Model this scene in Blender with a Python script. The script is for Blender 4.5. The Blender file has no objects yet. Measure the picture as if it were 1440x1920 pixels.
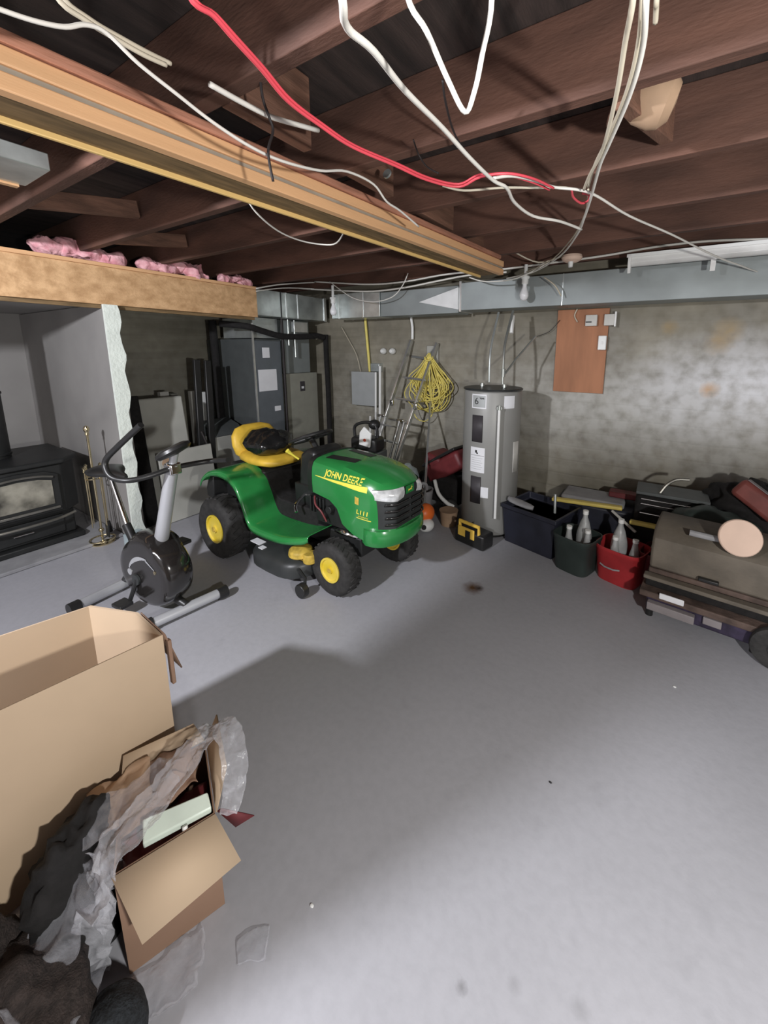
import bpy, bmesh, math, random
from mathutils import Vector, Matrix, Euler, noise
from mathutils.bvhtree import BVHTree
random.seed(7)
S = bpy.context.scene
COL = S.collection
R = math.radians

# ------------------------------------------------------------------ camera
FPX, PX, PY = 735.0, 790.0, 790.0        # focal length and optical centre in pixels of 1440x1920
yaw, pitch, roll = R(31.3), R(10.3), R(0.3)
fw = Vector((-math.sin(yaw)*math.cos(pitch), math.cos(yaw)*math.cos(pitch), -math.sin(pitch)))
rt = Vector((math.cos(yaw), math.sin(yaw), 0.0)); up = rt.cross(fw)
rr = rt*math.cos(roll) + up*math.sin(roll); uu = up*math.cos(roll) - rt*math.sin(roll)
camd = bpy.data.cameras.new('camera'); cam = bpy.data.objects.new('camera', camd); COL.objects.link(cam)
M3 = Matrix((rr, uu, -fw)).transposed().to_4x4(); M3.translation = Vector((0, 0, 1.7)); cam.matrix_world = M3
camd.sensor_fit = 'VERTICAL'; camd.sensor_height = 24.0; camd.sensor_width = 24.0
camd.lens = 24.0*FPX/1920.0
camd.shift_x = -(PX-720)/1920.0; camd.shift_y = -(960-PY)/1920.0
camd.clip_start = 0.02
S.camera = cam

# ------------------------------------------------------------------ light and exposure
S.view_settings.view_transform = 'Standard'; S.view_settings.look = 'None'
S.view_settings.gamma = 1.0; S.view_settings.use_curve_mapping = False
S.view_settings.exposure = 0.95
w = bpy.data.worlds.new('world'); S.world = w; w.use_nodes = True
w.node_tree.nodes['Background'].inputs[0].default_value = (0.75, 0.85, 1, 1)
w.node_tree.nodes['Background'].inputs[1].default_value = 0.02
def lamp(name, loc, energy, radius, color, spot=None, aim=None):
    l = bpy.data.lights.new(name, 'SPOT' if spot else 'POINT'); l.energy = energy; l.shadow_soft_size = radius; l.color = color
    o = bpy.data.objects.new(name, l); COL.objects.link(o); o.location = loc
    if spot:
        l.spot_size = R(spot); l.spot_blend = 0.5
        o.rotation_euler = (Vector(aim)-Vector(loc)).to_track_quat('-Z', 'Y').to_euler()
    return o
lamp('ceiling_lamp_light', (-1.8, -1.3, 2.36), 225, 0.07, (0.93, 0.94, 1.0))
lamp('side_lamp_light', (.95, .05, 1.55), 90, 0.05, (1.0, 0.985, 0.96))

# ------------------------------------------------------------------ materials
MATS = {}
def mat(name, col, rough=0.6, metal=0.0, var=0.12, scale=8.0, bump=0.0, bscale=60.0, emit=None, trans=0.0, alpha=1.0, coat=0.0, stretch=None, col2=None, spec=0.5):
    """procedural surface: base colour broken up by noise, optional fine bump"""
    m = bpy.data.materials.new(name); m.use_nodes = True
    nt = m.node_tree; N = nt.nodes; L = nt.links
    b = N['Principled BSDF']
    b.inputs['Roughness'].default_value = rough; b.inputs['Metallic'].default_value = metal
    b.inputs['Specular IOR Level'].default_value = spec
    if coat: b.inputs['Coat Weight'].default_value = coat; b.inputs['Coat Roughness'].default_value = 0.1
    if trans: b.inputs['Transmission Weight'].default_value = trans
    if alpha < 1: b.inputs['Alpha'].default_value = alpha
    tc = N.new('ShaderNodeTexCoord'); mp = N.new('ShaderNodeMapping'); L.new(tc.outputs['Object'], mp.inputs[0])
    if stretch: mp.inputs['Scale'].default_value = stretch
    nz = N.new('ShaderNodeTexNoise'); nz.inputs['Scale'].default_value = scale; nz.inputs['Detail'].default_value = 5
    L.new(mp.outputs[0], nz.inputs['Vector'])
    mx = N.new('ShaderNodeMix'); mx.data_type = 'RGBA'
    c1 = tuple(max(0, c*(1-var)) for c in col); c2 = col2 if col2 else tuple(min(1, c*(1+var)) for c in col)
    mx.inputs[6].default_value = (*c1, 1); mx.inputs[7].default_value = (*c2, 1)
    rmp = N.new('ShaderNodeMapRange'); rmp.inputs[1].default_value = 0.35; rmp.inputs[2].default_value = 0.65
    L.new(nz.outputs[0], rmp.inputs[0]); L.new(rmp.outputs[0], mx.inputs[0]); L.new(mx.outputs[2], b.inputs['Base Color'])
    if bump:
        n2 = N.new('ShaderNodeTexNoise'); n2.inputs['Scale'].default_value = bscale; n2.inputs['Detail'].default_value = 4
        L.new(mp.outputs[0], n2.inputs['Vector'])
        bp = N.new('ShaderNodeBump'); bp.inputs['Strength'].default_value = bump; bp.inputs['Distance'].default_value = 0.01
        L.new(n2.outputs[0], bp.inputs['Height']); L.new(bp.outputs[0], b.inputs['Normal'])
    if emit:
        b.inputs['Emission Color'].default_value = (*emit[:3], 1); b.inputs['Emission Strength'].default_value = emit[3]
    MATS[name] = m; return m

def node(nt, kind, **kw):
    n = nt.nodes.new(kind)
    for k, v in kw.items(): setattr(n, k, v)
    return n
def ramp(nt, src, stops):
    r = nt.nodes.new('ShaderNodeValToRGB'); e = r.color_ramp.elements
    while len(e) < len(stops): e.new(0.5)
    for i, (p, c) in enumerate(stops): e[i].position = p; e[i].color = (*c, 1)
    nt.links.new(src, r.inputs[0]); return r.outputs[0]
def mixc(nt, fac, a, b, mode='MIX'):
    m = nt.nodes.new('ShaderNodeMix'); m.data_type = 'RGBA'; m.blend_type = mode
    for idx, v in ((0, fac), (6, a), (7, b)):
        if isinstance(v, bpy.types.NodeSocket): nt.links.new(v, m.inputs[idx])
        elif idx == 0: m.inputs[0].default_value = v
        else: m.inputs[idx].default_value = (*v, 1)
    return m.outputs[2]
def blob(nt, geo, centre, radius, soft=0.4, squash=(1, 1, 1)):
    """1 inside a wobbly blotch at a world position, 0 outside (a stain, or a painted spot of light)"""
    mp = nt.nodes.new('ShaderNodeMapping'); mp.vector_type = 'POINT'
    nt.links.new(geo, mp.inputs[0]); mp.inputs['Location'].default_value = [-c*s for c, s in zip(centre, squash)]; mp.inputs['Scale'].default_value = squash
    nz = nt.nodes.new('ShaderNodeTexNoise'); nz.inputs['Scale'].default_value = 3.0/radius*0.4; nz.inputs['Detail'].default_value = 6; nt.links.new(geo, nz.inputs['Vector'])
    ln = nt.nodes.new('ShaderNodeVectorMath'); ln.operation = 'LENGTH'; nt.links.new(mp.outputs[0], ln.inputs[0])
    ad = nt.nodes.new('ShaderNodeMath'); ad.operation = 'MULTIPLY_ADD'; nt.links.new(nz.outputs[0], ad.inputs[0]); ad.inputs[1].default_value = radius*1.2; nt.links.new(ln.outputs['Value'], ad.inputs[2])
    mr = nt.nodes.new('ShaderNodeMapRange'); nt.links.new(ad.outputs[0], mr.inputs[0])
    mr.inputs[1].default_value = radius*(1.6+soft); mr.inputs[2].default_value = radius*1.6*(1-soft*0.5); mr.inputs[3].default_value = 0; mr.inputs[4].default_value = 1
    return mr.outputs[0]

def concrete(name, along, base=(0.30, 0.285, 0.25), patches=()):
    m = bpy.data.materials.new(name); m.use_nodes = True; nt = m.node_tree; L = nt.links
    b = nt.nodes['Principled BSDF']; b.inputs['Roughness'].default_value = 0.8
    geo = nt.nodes.new('ShaderNodeNewGeometry').outputs['Position']
    n1 = node(nt, 'ShaderNodeTexNoise'); n1.inputs['Scale'].default_value = 1.6; n1.inputs['Detail'].default_value = 8; L.new(geo, n1.inputs['Vector'])
    # board marks: noise stretched along the wall
    mp = nt.nodes.new('ShaderNodeMapping'); L.new(geo, mp.inputs[0]); mp.inputs['Scale'].default_value = (0.5, 0.5, 9)
    n2 = node(nt, 'ShaderNodeTexNoise'); n2.inputs['Scale'].default_value = 1.3; n2.inputs['Detail'].default_value = 6; L.new(mp.outputs[0], n2.inputs['Vector'])
    n3 = node(nt, 'ShaderNodeTexNoise'); n3.inputs['Scale'].default_value = 9; n3.inputs['Detail'].default_value = 9; L.new(geo, n3.inputs['Vector'])
    c = ramp(nt, n1.outputs[0], [(0.3, tuple(x*0.78 for x in base)), (0.5, base), (0.72, tuple(min(1, x*1.35) for x in base))])
    c = mixc(nt, 0.35, c, ramp(nt, n2.outputs[0], [(0.35, (0.5, 0.49, 0.46)), (0.55, (1, 1, 1))]), 'MULTIPLY')
    c = mixc(nt, 0.3, c, ramp(nt, n3.outputs[0], [(0.35, (0.62, 0.6, 0.57)), (0.6, (1.0, 1.0, 1.0))]), 'MULTIPLY')
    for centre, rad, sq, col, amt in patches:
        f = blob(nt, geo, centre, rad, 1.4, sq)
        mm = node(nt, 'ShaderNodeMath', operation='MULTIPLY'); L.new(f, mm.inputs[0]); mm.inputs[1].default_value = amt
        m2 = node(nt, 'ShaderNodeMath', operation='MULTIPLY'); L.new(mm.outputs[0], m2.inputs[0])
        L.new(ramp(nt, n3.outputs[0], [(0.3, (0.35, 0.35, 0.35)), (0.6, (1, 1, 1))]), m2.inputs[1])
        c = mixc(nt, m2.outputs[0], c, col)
    L.new(c, b.inputs['Base Color'])
    # form-board seams and pitting
    wv = node(nt, 'ShaderNodeTexWave', bands_direction='Z'); wv.inputs['Scale'].default_value = 2.1; wv.inputs['Distortion'].default_value = 0.6; L.new(geo, wv.inputs['Vector'])
    hr = ramp(nt, wv.outputs[0], [(0.0, (0, 0, 0)), (0.06, (1, 1, 1))])
    ad = node(nt, 'ShaderNodeMath', operation='MULTIPLY_ADD'); L.new(n3.outputs[0], ad.inputs[0]); ad.inputs[1].default_value = 1.2; L.new(hr, ad.inputs[2])
    bp = nt.nodes.new('ShaderNodeBump'); bp.inputs['Strength'].default_value = 0.35; bp.inputs['Distance'].default_value = 0.006
    L.new(ad.outputs[0], bp.inputs['Height']); L.new(bp.outputs[0], b.inputs['Normal'])
    MATS[name] = m; return m

def floor_material():
    m = bpy.data.materials.new('floor_paint'); m.use_nodes = True; nt = m.node_tree; L = nt.links
    b = nt.nodes['Principled BSDF']; b.inputs['Roughness'].default_value = 0.55; b.inputs['Specular IOR Level'].default_value = 0.3
    geo = nt.nodes.new('ShaderNodeNewGeometry').outputs['Position']
    n1 = node(nt, 'ShaderNodeTexNoise'); n1.inputs['Scale'].default_value = 0.9; n1.inputs['Detail'].default_value = 6; L.new(geo, n1.inputs['Vector'])
    n2 = node(nt, 'ShaderNodeTexNoise'); n2.inputs['Scale'].default_value = 30; n2.inputs['Detail'].default_value = 6; L.new(geo, n2.inputs['Vector'])
    n3 = node(nt, 'ShaderNodeTexNoise'); n3.inputs['Scale'].default_value = 6; n3.inputs['Detail'].default_value = 9; L.new(geo, n3.inputs['Vector'])
    c = ramp(nt, n1.outputs[0], [(0.3, (0.36, 0.36, 0.385)), (0.7, (0.42, 0.42, 0.45))])
    c = mixc(nt, 0.25, c, ramp(nt, n2.outputs[0], [(0.35, (0.8, 0.8, 0.8)), (0.6, (1, 1, 1))]), 'MULTIPLY')
    c = mixc(nt, 0.2, c, ramp(nt, n3.outputs[0], [(0.28, (0.7, 0.7, 0.7)), (0.38, (1, 1, 1))]), 'MULTIPLY')
    for centre, rad, col, amt in [((-1.02, 2.41, 0), 0.045, (0.10, 0.045, 0.015), 1.0), ((-0.98, 2.43, 0), 0.02, (0.03, 0.015, 0.01), 1),
                                  ((-0.18, 0.80, 0), 0.012, (0.14, 0.14, 0.14), .25), ((-0.02, 0.85, 0), 0.015, (0.15, 0.15, 0.15), .3), ((0.1, 0.6, 0), 0.012, (0.15, 0.15, 0.15), .3),
                                  ((-0.3, 0.72, 0), 0.01, (0.12, 0.12, 0.12), .5)]:
        f = blob(nt, geo, centre, rad, 1.0)
        mm = node(nt, 'ShaderNodeMath', operation='MULTIPLY'); L.new(f, mm.inputs[0]); mm.inputs[1].default_value = amt
        c = mixc(nt, mm.outputs[0], c, col)
    L.new(c, b.inputs['Base Color'])
    bp = nt.nodes.new('ShaderNodeBump'); bp.inputs['Strength'].default_value = 0.25; bp.inputs['Distance'].default_value = 0.004
    L.new(n2.outputs[0], bp.inputs['Height']); L.new(bp.outputs[0], b.inputs['Normal'])
    MATS['floor_paint'] = m; return m

mat('old_wood', (0.115, 0.055, 0.038), 0.8, var=0.3, scale=2.5, bump=0.3, bscale=30, stretch=(0.8, 3, 3))
mat('old_wood_y', (0.17, 0.085, 0.055), 0.8, var=0.3, scale=4, bump=0.3, bscale=30, stretch=(6, 0.6, 6))
mat('girder_wood', (0.42, 0.19, 0.12), 0.75, var=0.25, scale=5, bump=0.3, bscale=30, stretch=(6, 0.8, 6))
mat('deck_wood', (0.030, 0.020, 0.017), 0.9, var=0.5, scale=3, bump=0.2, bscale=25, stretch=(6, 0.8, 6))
mat('new_wood', (0.80, 0.47, 0.24), 0.55, var=0.06, scale=3, bump=0.1, bscale=40, stretch=(6, 0.5, 6))
mat('yellow_wood', (0.85, 0.58, 0.22), 0.5, var=0.08, scale=4, stretch=(6, 0.5, 6))
mat('web_wood', (0.20, 0.13, 0.06), 0.7, var=0.3, scale=6, stretch=(6, 1, 6))
mat('gasket', (0.36, 0.32, 0.26), 0.7)
mat('osb', (0.60, 0.35, 0.165), 0.7, var=0.12, scale=13, bump=0.3, bscale=50, stretch=(1, 0.8, 1.2), col2=(0.76, 0.48, 0.25))
mat('pink_wool', (0.80, 0.33, 0.38), 0.95, var=0.15, scale=14, bump=1.0, bscale=25, col2=(0.95, 0.55, 0.58))
mat('galvanised', (0.66, 0.71, 0.70), 0.34, 0.75, var=0.22, scale=5, bump=0.12, bscale=12)
mat('duct_grey', (0.30, 0.33, 0.33), 0.5, 0.35, var=0.1, scale=3)
mat('bright_metal', (0.85, 0.87, 0.87), 0.28, 0.8, var=0.1)
mat('white_cable', (0.78, 0.76, 0.70), 0.45, var=0.05)
mat('cream_cable', (0.62, 0.56, 0.44), 0.5, var=0.08)
mat('red_cable', (0.80, 0.09, 0.12), 0.4, var=0.06)
mat('black_cable', (0.02, 0.015, 0.015), 0.6)
mat('drywall', (0.30, 0.288, 0.275), 0.85, var=0.08, scale=2)
mat('drywall_edge', (0.82, 0.88, 0.80), 0.8, var=0.05, scale=10, bump=0.5, bscale=40)
mat('plywood', (0.42, 0.19, 0.10), 0.75, var=0.14, scale=3, stretch=(3, 3, 0.6))
mat('white_plastic', (0.85, 0.86, 0.84), 0.4, var=0.03)
mat('white_paint', (0.80, 0.80, 0.78), 0.4, var=0.05)
mat('off_white', (0.62, 0.61, 0.57), 0.6, var=0.07)
mat('grey_board', (0.42, 0.42, 0.38), 0.6, var=0.1, scale=3)
mat('cabinet_grey', (0.44, 0.46, 0.46), 0.45, 0.2, var=0.04)
mat('furnace_blue', (0.16, 0.18, 0.20), 0.4, 0.3, var=0.05)
mat('furnace_dark', (0.10, 0.11, 0.11), 0.5, 0.2, var=0.08)
mat('cabinet_tan', (0.34, 0.34, 0.29), 0.5, 0.15, var=0.05)
mat('paper', (0.84, 0.85, 0.88), 0.7, var=0.03)
mat('heater_grey', (0.30, 0.30, 0.285), 0.45, 0.1, var=0.05, scale=3)
mat('heater_cover', (0.05, 0.045, 0.05), 0.5)
mat('copper', (0.55, 0.58, 0.55), 0.3, 0.8, var=0.1)
mat('satin_metal', (0.88, 0.90, 0.90), 0.45, 0.25, var=0.06)
mat('chrome', (0.80, 0.80, 0.80), 0.15, 1.0, var=0.05)
mat('brass', (0.72, 0.62, 0.40), 0.18, 1.0, var=0.08)
mat('aluminium', (0.70, 0.72, 0.72), 0.3, 0.85, var=0.08)
mat('silver_paint', (0.55, 0.56, 0.58), 0.35, 0.4, var=0.04)
mat('tractor_green', (0.025, 0.235, 0.055), 0.25, var=0.06, coat=0.7)
mat('tractor_yellow', (0.80, 0.60, 0.04), 0.4, var=0.08, col2=(0.85, 0.66, 0.12))
mat('seat_yellow', (0.72, 0.46, 0.05), 0.5, var=0.15)
mat('label_yellow', (0.92, 0.80, 0.10), 0.4, var=0.02)
mat('dirty_yellow', (0.55, 0.38, 0.06), 0.6, var=0.3, scale=20)
mat('tire', (0.028, 0.027, 0.026), 0.75, var=0.3, scale=20, bump=0.3, bscale=60)
mat('black_plastic', (0.018, 0.018, 0.018), 0.38, var=0.15)
mat('black_gloss', (0.018, 0.016, 0.015), 0.14, var=0.1, coat=0.6)
mat('black_matte', (0.011, 0.010, 0.010), 0.9, var=0.3, scale=30, bump=0.3)
mat('black_iron', (0.020, 0.021, 0.021), 0.45, 0.2, var=0.2)
mat('grille_black', (0.035, 0.038, 0.038), 0.4)
mat('headlamp', (0.80, 0.82, 0.82), 0.12, 0.4, var=0.2, scale=30)
mat('bag_black', (0.012, 0.012, 0.012), 0.22, var=0.2, bump=0.8, bscale=18, coat=0.3)
mat('cloth_dark', (0.035, 0.026, 0.023), 0.9, var=0.4, scale=60, bump=0.6, bscale=220)
mat('fleece_black', (0.016, 0.019, 0.022), 0.95, var=0.5, scale=80, bump=1.0, bscale=160)
mat('cardboard', (0.52, 0.39, 0.265), 0.75, var=0.05, scale=3)
mat('cardboard_dark', (0.27, 0.165, 0.11), 0.8, var=0.08, scale=3)
mat('stove_trim', (0.30, 0.29, 0.26), 0.3, 0.8, var=0.2)
mat('stove_glass', (0.20, 0.19, 0.155), 0.22, 0.0, var=0.75, scale=5, coat=0.5)
mat('red_plastic', (0.42, 0.03, 0.035), 0.45, var=0.12)
mat('maroon', (0.14, 0.022, 0.025), 0.5, var=0.2)
mat('dark_green', (0.030, 0.042, 0.038), 0.5, var=0.15)
mat('navy', (0.022, 0.024, 0.038), 0.5, var=0.2)
mat('purple_black', (0.035, 0.026, 0.055), 0.6, var=0.4, scale=18)
mat('dusty_brown', (0.135, 0.115, 0.09), 0.7, var=0.2, scale=6, bump=0.3, bscale=30)
mat('rust_brown', (0.10, 0.068, 0.055), 0.75, var=0.35, scale=12, bump=0.4, bscale=40)
mat('grey_lilac', (0.26, 0.235, 0.24), 0.6, var=0.1)
mat('tool_yellow', (0.78, 0.62, 0.16), 0.45, var=0.08)
mat('charger_yellow', (0.92, 0.60, 0.10), 0.45, var=0.08)
mat('rope_yellow', (0.82, 0.70, 0.18), 0.5, var=0.1)
mat('orange', (0.85, 0.17, 0.03), 0.4, var=0.05)
mat('lime', (0.60, 0.85, 0.10), 0.5)
mat('beige_disc', (0.72, 0.53, 0.42), 0.7, var=0.04)
mat('clay', (0.42, 0.28, 0.18), 0.8, var=0.12)
mat('bottle', (0.66, 0.68, 0.68), 0.2, 0.1, var=0.15, scale=12, trans=0.35)
def film_material(name, lo, hi, col):
    m = bpy.data.materials.new(name); m.use_nodes = True; nt = m.node_tree; L = nt.links
    b = nt.nodes['Principled BSDF']; b.inputs['Base Color'].default_value = (*col, 1); b.inputs['Roughness'].default_value = 0.12
    b.inputs['Specular IOR Level'].default_value = 0.8
    tr = nt.nodes.new('ShaderNodeBsdfTransparent'); mx = nt.nodes.new('ShaderNodeMixShader'); lw = nt.nodes.new('ShaderNodeLayerWeight'); lw.inputs[0].default_value = 0.45
    tc = nt.nodes.new('ShaderNodeTexCoord'); nz = nt.nodes.new('ShaderNodeTexNoise'); nz.inputs['Scale'].default_value = 28; nz.inputs['Detail'].default_value = 5; L.new(tc.outputs['Object'], nz.inputs['Vector'])
    bp = nt.nodes.new('ShaderNodeBump'); bp.inputs['Strength'].default_value = 0.9; bp.inputs['Distance'].default_value = 0.01; L.new(nz.outputs[0], bp.inputs['Height']); L.new(bp.outputs[0], b.inputs['Normal']); L.new(bp.outputs[0], lw.inputs['Normal'])
    mr = nt.nodes.new('ShaderNodeMapRange'); mr.inputs[3].default_value = lo; mr.inputs[4].default_value = hi; L.new(lw.outputs['Facing'], mr.inputs[0])
    L.new(mr.outputs[0], mx.inputs[0]); L.new(tr.outputs[0], mx.inputs[1]); L.new(b.outputs[0], mx.inputs[2])
    L.new(mx.outputs[0], nt.nodes['Material Output'].inputs['Surface']); MATS[name] = m
film_material('film', 0.05, 0.45, (0.85, 0.87, 0.95)); film_material('film_thick', 0.14, 0.60, (0.85, 0.86, 0.92))
mat('mint_board', (0.72, 0.82, 0.72), 0.35, var=0.08)
mat('bulb_glass', (0.92, 0.93, 0.95), 0.25, var=0.02)
mat('ink', (0.02, 0.02, 0.02), 0.6)
mat('gravel', (0.30, 0.30, 0.31), 0.8)
mat('water_blue', (0.42, 0.50, 0.52), 0.5)
mat('badge_red', (0.6, 0.1, 0.05), 0.5)
mat('faded_red', (0.22, 0.06, 0.05), 0.6, var=0.2)
mat('wall_plain', (0.30, 0.28, 0.26), 0.85)
concrete('concrete_back', 'x', (0.235, 0.215, 0.165), [((0.6, 4.1, 1.2), 0.75, (0.55, 1, 1.7), (0.50, 0.49, 0.46), 0.75), ((-0.35, 4.1, 1.10), 0.40, (0.5, 1, 1.6), (0.60, 0.60, 0.57), 0.8), ((0.65, 4.1, 1.42), 0.36, (0.8, 1, 1.6), (0.86, 0.87, 0.90), 1.0),  # whitest patch is the lamp's hot spot painted in; wide pale ones lighten mid-wall
    ((-2.2, 4.1, 0.9), 0.5, (0.6, 1, 1.0), (0.48, 0.46, 0.40), 0.5), ((-3.0, 4.1, 1.0), 0.4, (0.6, 1, 1.0), (0.42, 0.41, 0.36), 0.5), ((0.43, 4.1, 1.86), 0.055, (1, 1, 1), (0.40, 0.28, 0.12), 0.8), ((0.38, 4.1, 1.77), 0.05, (1, 1, 1), (0.42, 0.29, 0.13), 0.8),
    ((0.02, 4.1, 1.90), 0.035, (1, 1, 1), (0.40, 0.28, 0.12), 0.8), ((0.36, 4.1, 1.38), 0.035, (1, 1, 1), (0.62, 0.33, 0.10), 0.9)])
concrete('concrete_left', 'y', (0.36, 0.34, 0.27), [((-5.1, 2.3, 1.2), 0.5, (1, 1, 1.5), (0.45, 0.44, 0.40), 0.5)])
floor_material()

# ------------------------------------------------------------------ mesh helpers
def catmull(pts, n=6):
    P = [Vector(p) for p in pts]
    if len(P) < 3: return P
    out = []
    for i in range(len(P)-1):
        p0 = P[max(i-1, 0)]; p1 = P[i]; p2 = P[i+1]; p3 = P[min(i+2, len(P)-1)]
        for k in range(n):
            t = k/n
            out.append(0.5*((2*p1)+(-p0+p2)*t+(2*p0-5*p1+4*p2-p3)*t*t+(-p0+3*p1-3*p2+p3)*t**3))
    out.append(P[-1]); return out
class MB:
    def __init__(s): s.bm = bmesh.new()
    def add(s, verts, faces, M=None):
        vs = [s.bm.verts.new((M @ Vector(v)) if M else v) for v in verts]
        for f in faces:
            try: s.bm.faces.new([vs[i] for i in f])
            except ValueError: pass
        return s
    def box(s, lo, hi, M=None):
        (a, b, c), (d, e, f) = lo, hi
        v = [(a,b,c),(d,b,c),(d,e,c),(a,e,c),(a,b,f),(d,b,f),(d,e,f),(a,e,f)]
        return s.add(v, [(3,2,1,0),(4,5,6,7),(0,1,5,4),(1,2,6,5),(2,3,7,6),(3,0,4,7)], M)
    def cb(s, c, d, M=None):
        return s.box([c[i]-d[i]/2 for i in range(3)], [c[i]+d[i]/2 for i in range(3)], M)
    def tube(s, pts, r, seg=8, smooth=0, closed=False, flat=None):
        P = catmull(pts, smooth) if smooth else [Vector(p) for p in pts]
        rs = r if isinstance(r, (list, tuple)) else None
        t0 = (P[1]-P[0]).normalized(); ref = Vector((0, 0, 1)) if abs(t0.z) < 0.9 else Vector((1, 0, 0))
        n = t0.cross(ref).normalized(); rings = []
        for i, p in enumerate(P):
            t = ((P[min(i+1, len(P)-1)]-P[max(i-1, 0)]) or t0).normalized()
            n = (n - t*n.dot(t)).normalized(); b = t.cross(n)
            if rs:
                u = i/(len(P)-1)*(len(rs)-1); k = min(int(u), len(rs)-2); rad = rs[k]+(rs[k+1]-rs[k])*(u-k)
            else: rad = r
            rings.append([s.bm.verts.new(p+(n*math.cos(a)+b*math.sin(a)*(flat or 1))*rad) for a in [2*math.pi*j/seg for j in range(seg)]])
        for i in range(len(rings)-1):
            for j in range(seg):
                s.bm.faces.new((rings[i][j], rings[i][(j+1) % seg], rings[i+1][(j+1) % seg], rings[i+1][j]))
        s.bm.faces.new(rings[0][::-1]); s.bm.faces.new(rings[-1]); return s
    def cyl(s, p0, p1, r0, r1=None, seg=20):
        return s.tube([p0, p1], [r0, r0 if r1 is None else r1], seg)
    def lathe(s, prof, M=None, seg=28):
        """prof = [(radius, height)] spun round z"""
        rings = []
        for r, h in prof:
            if r < 1e-5: rings.append([s.bm.verts.new((M @ Vector((0,0,h))) if M else (0,0,h))])
            else:
                rings.append([])
                for j in range(seg):
                    v = Vector((r*math.cos(2*math.pi*j/seg), r*math.sin(2*math.pi*j/seg), h)); rings[-1].append(s.bm.verts.new((M @ v) if M else v))
        for a, b in zip(rings, rings[1:]):
            for j in range(seg):
                k = (j+1) % seg
                try:
                    if len(a) == 1 and len(b) > 1: s.bm.faces.new((a[0], b[k], b[j]))
                    elif len(b) == 1 and len(a) > 1: s.bm.faces.new((a[j], a[k], b[0]))
                    elif len(a) > 1: s.bm.faces.new((a[j], a[k], b[k], b[j]))
                except ValueError: pass
        if len(rings[0]) > 1: s.bm.faces.new(rings[0][::-1])
        if len(rings[-1]) > 1: s.bm.faces.new(rings[-1])
        return s
    def loft(s, rings, cap=True, closed=True):
        V = [[s.bm.verts.new(p) for p in r] for r in rings]
        n = len(V[0])
        for a, b in zip(V, V[1:]):
            for j in range(n if closed else n-1):
                k = (j+1) % n; s.bm.faces.new((a[j], a[k], b[k], b[j]))
        if cap: s.bm.faces.new(V[0][::-1]); s.bm.faces.new(V[-1])
        return s
    def prism(s, poly, lo, hi, axis='y', M=None):
        f = {'x': lambda a, b, h: (h, a, b), 'y': lambda a, b, h: (a, h, b), 'z': lambda a, b, h: (a, b, h)}[axis]
        n = len(poly); v = [f(a, b, lo) for a, b in poly]+[f(a, b, hi) for a, b in poly]
        return s.add(v, [tuple(range(n))[::-1], tuple(range(n, 2*n))]+[(i, (i+1) % n, n+(i+1) % n, n+i) for i in range(n)], M)
    def ball(s, c, rad, seg=20, rings=12, M=None):
        rad = rad if isinstance(rad, (tuple, list)) else (rad,)*3
        T = Matrix.Translation(c) @ (M or Matrix()) @ Matrix.Diagonal((*rad, 1))
        bmesh.ops.create_uvsphere(s.bm, u_segments=seg, v_segments=rings, radius=1, matrix=T); return s
    def sheet(s, f, nu, nv, M=None):
        V = [[s.bm.verts.new((M @ Vector(f(i/nu, j/nv))) if M else f(i/nu, j/nv)) for j in range(nv+1)] for i in range(nu+1)]
        for i in range(nu):
            for j in range(nv): s.bm.faces.new((V[i][j], V[i+1][j], V[i+1][j+1], V[i][j+1]))
        return s
    def build(s, name, m, parent=None, bevel=0, bseg=2, thick=0, sub=0, angle=35, loc=None):
        bmesh.ops.recalc_face_normals(s.bm, faces=s.bm.faces)
        me = bpy.data.meshes.new(name); s.bm.to_mesh(me); s.bm.free()
        for p in me.polygons: p.use_smooth = True
        me.set_sharp_from_angle(angle=R(angle))
        me.materials.append(MATS[m])
        o = bpy.data.objects.new(name, me); COL.objects.link(o)
        if parent: o.parent = parent
        if loc: o.location = loc
        if thick:
            md = o.modifiers.new('t', 'SOLIDIFY'); md.thickness = thick; md.offset = 0
        if sub:
            md = o.modifiers.new('s', 'SUBSURF'); md.levels = sub; md.render_levels = sub
        if bevel:
            md = o.modifiers.new('b', 'BEVEL'); md.width = bevel; md.segments = bseg; md.limit_method = 'ANGLE'; md.angle_limit = R(40)
        return o
def tag(o, label, cat, group=None, kind=None):
    o['label'] = label; o['category'] = cat
    if group: o['group'] = group
    if kind: o['kind'] = kind
    return o
def thing(name, label, cat, loc=(0,0,0), rz=0, group=None, rot=None):
    o = bpy.data.objects.new(name, None); COL.objects.link(o); o.location = loc
    o.rotation_euler = rot if rot else (0, 0, rz); o.empty_display_size = 0.05
    return tag(o, label, cat, group)
def struct(name, mb, m, **kw):
    o = mb.build(name, m, **kw); o['kind'] = 'structure'; return o
def text_mesh(s, size, m, name, parent, M, extrude=0.0006, shear=0, bold=0, fit=None, project=None):
    cu = bpy.data.curves.new('t', 'FONT'); cu.body = s; cu.size = size; cu.extrude = extrude; cu.shear = shear; cu.offset = bold
    cu.align_x = 'CENTER'; cu.align_y = 'CENTER'; cu.resolution_u = 3
    o = bpy.data.objects.new('t', cu); COL.objects.link(o); bpy.context.view_layer.update()
    me = bpy.data.meshes.new_from_object(o.evaluated_get(bpy.context.evaluated_depsgraph_get()))
    bpy.data.objects.remove(o)
    me.name = name; me.materials.clear(); me.materials.append(MATS[m])
    for v in me.vertices:
        p = Vector(v.co)
        if fit: p.x *= fit
        v.co = project(M, p) if project else M @ p
    ob = bpy.data.objects.new(name, me); COL.objects.link(ob); ob.parent = parent; return ob
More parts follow.
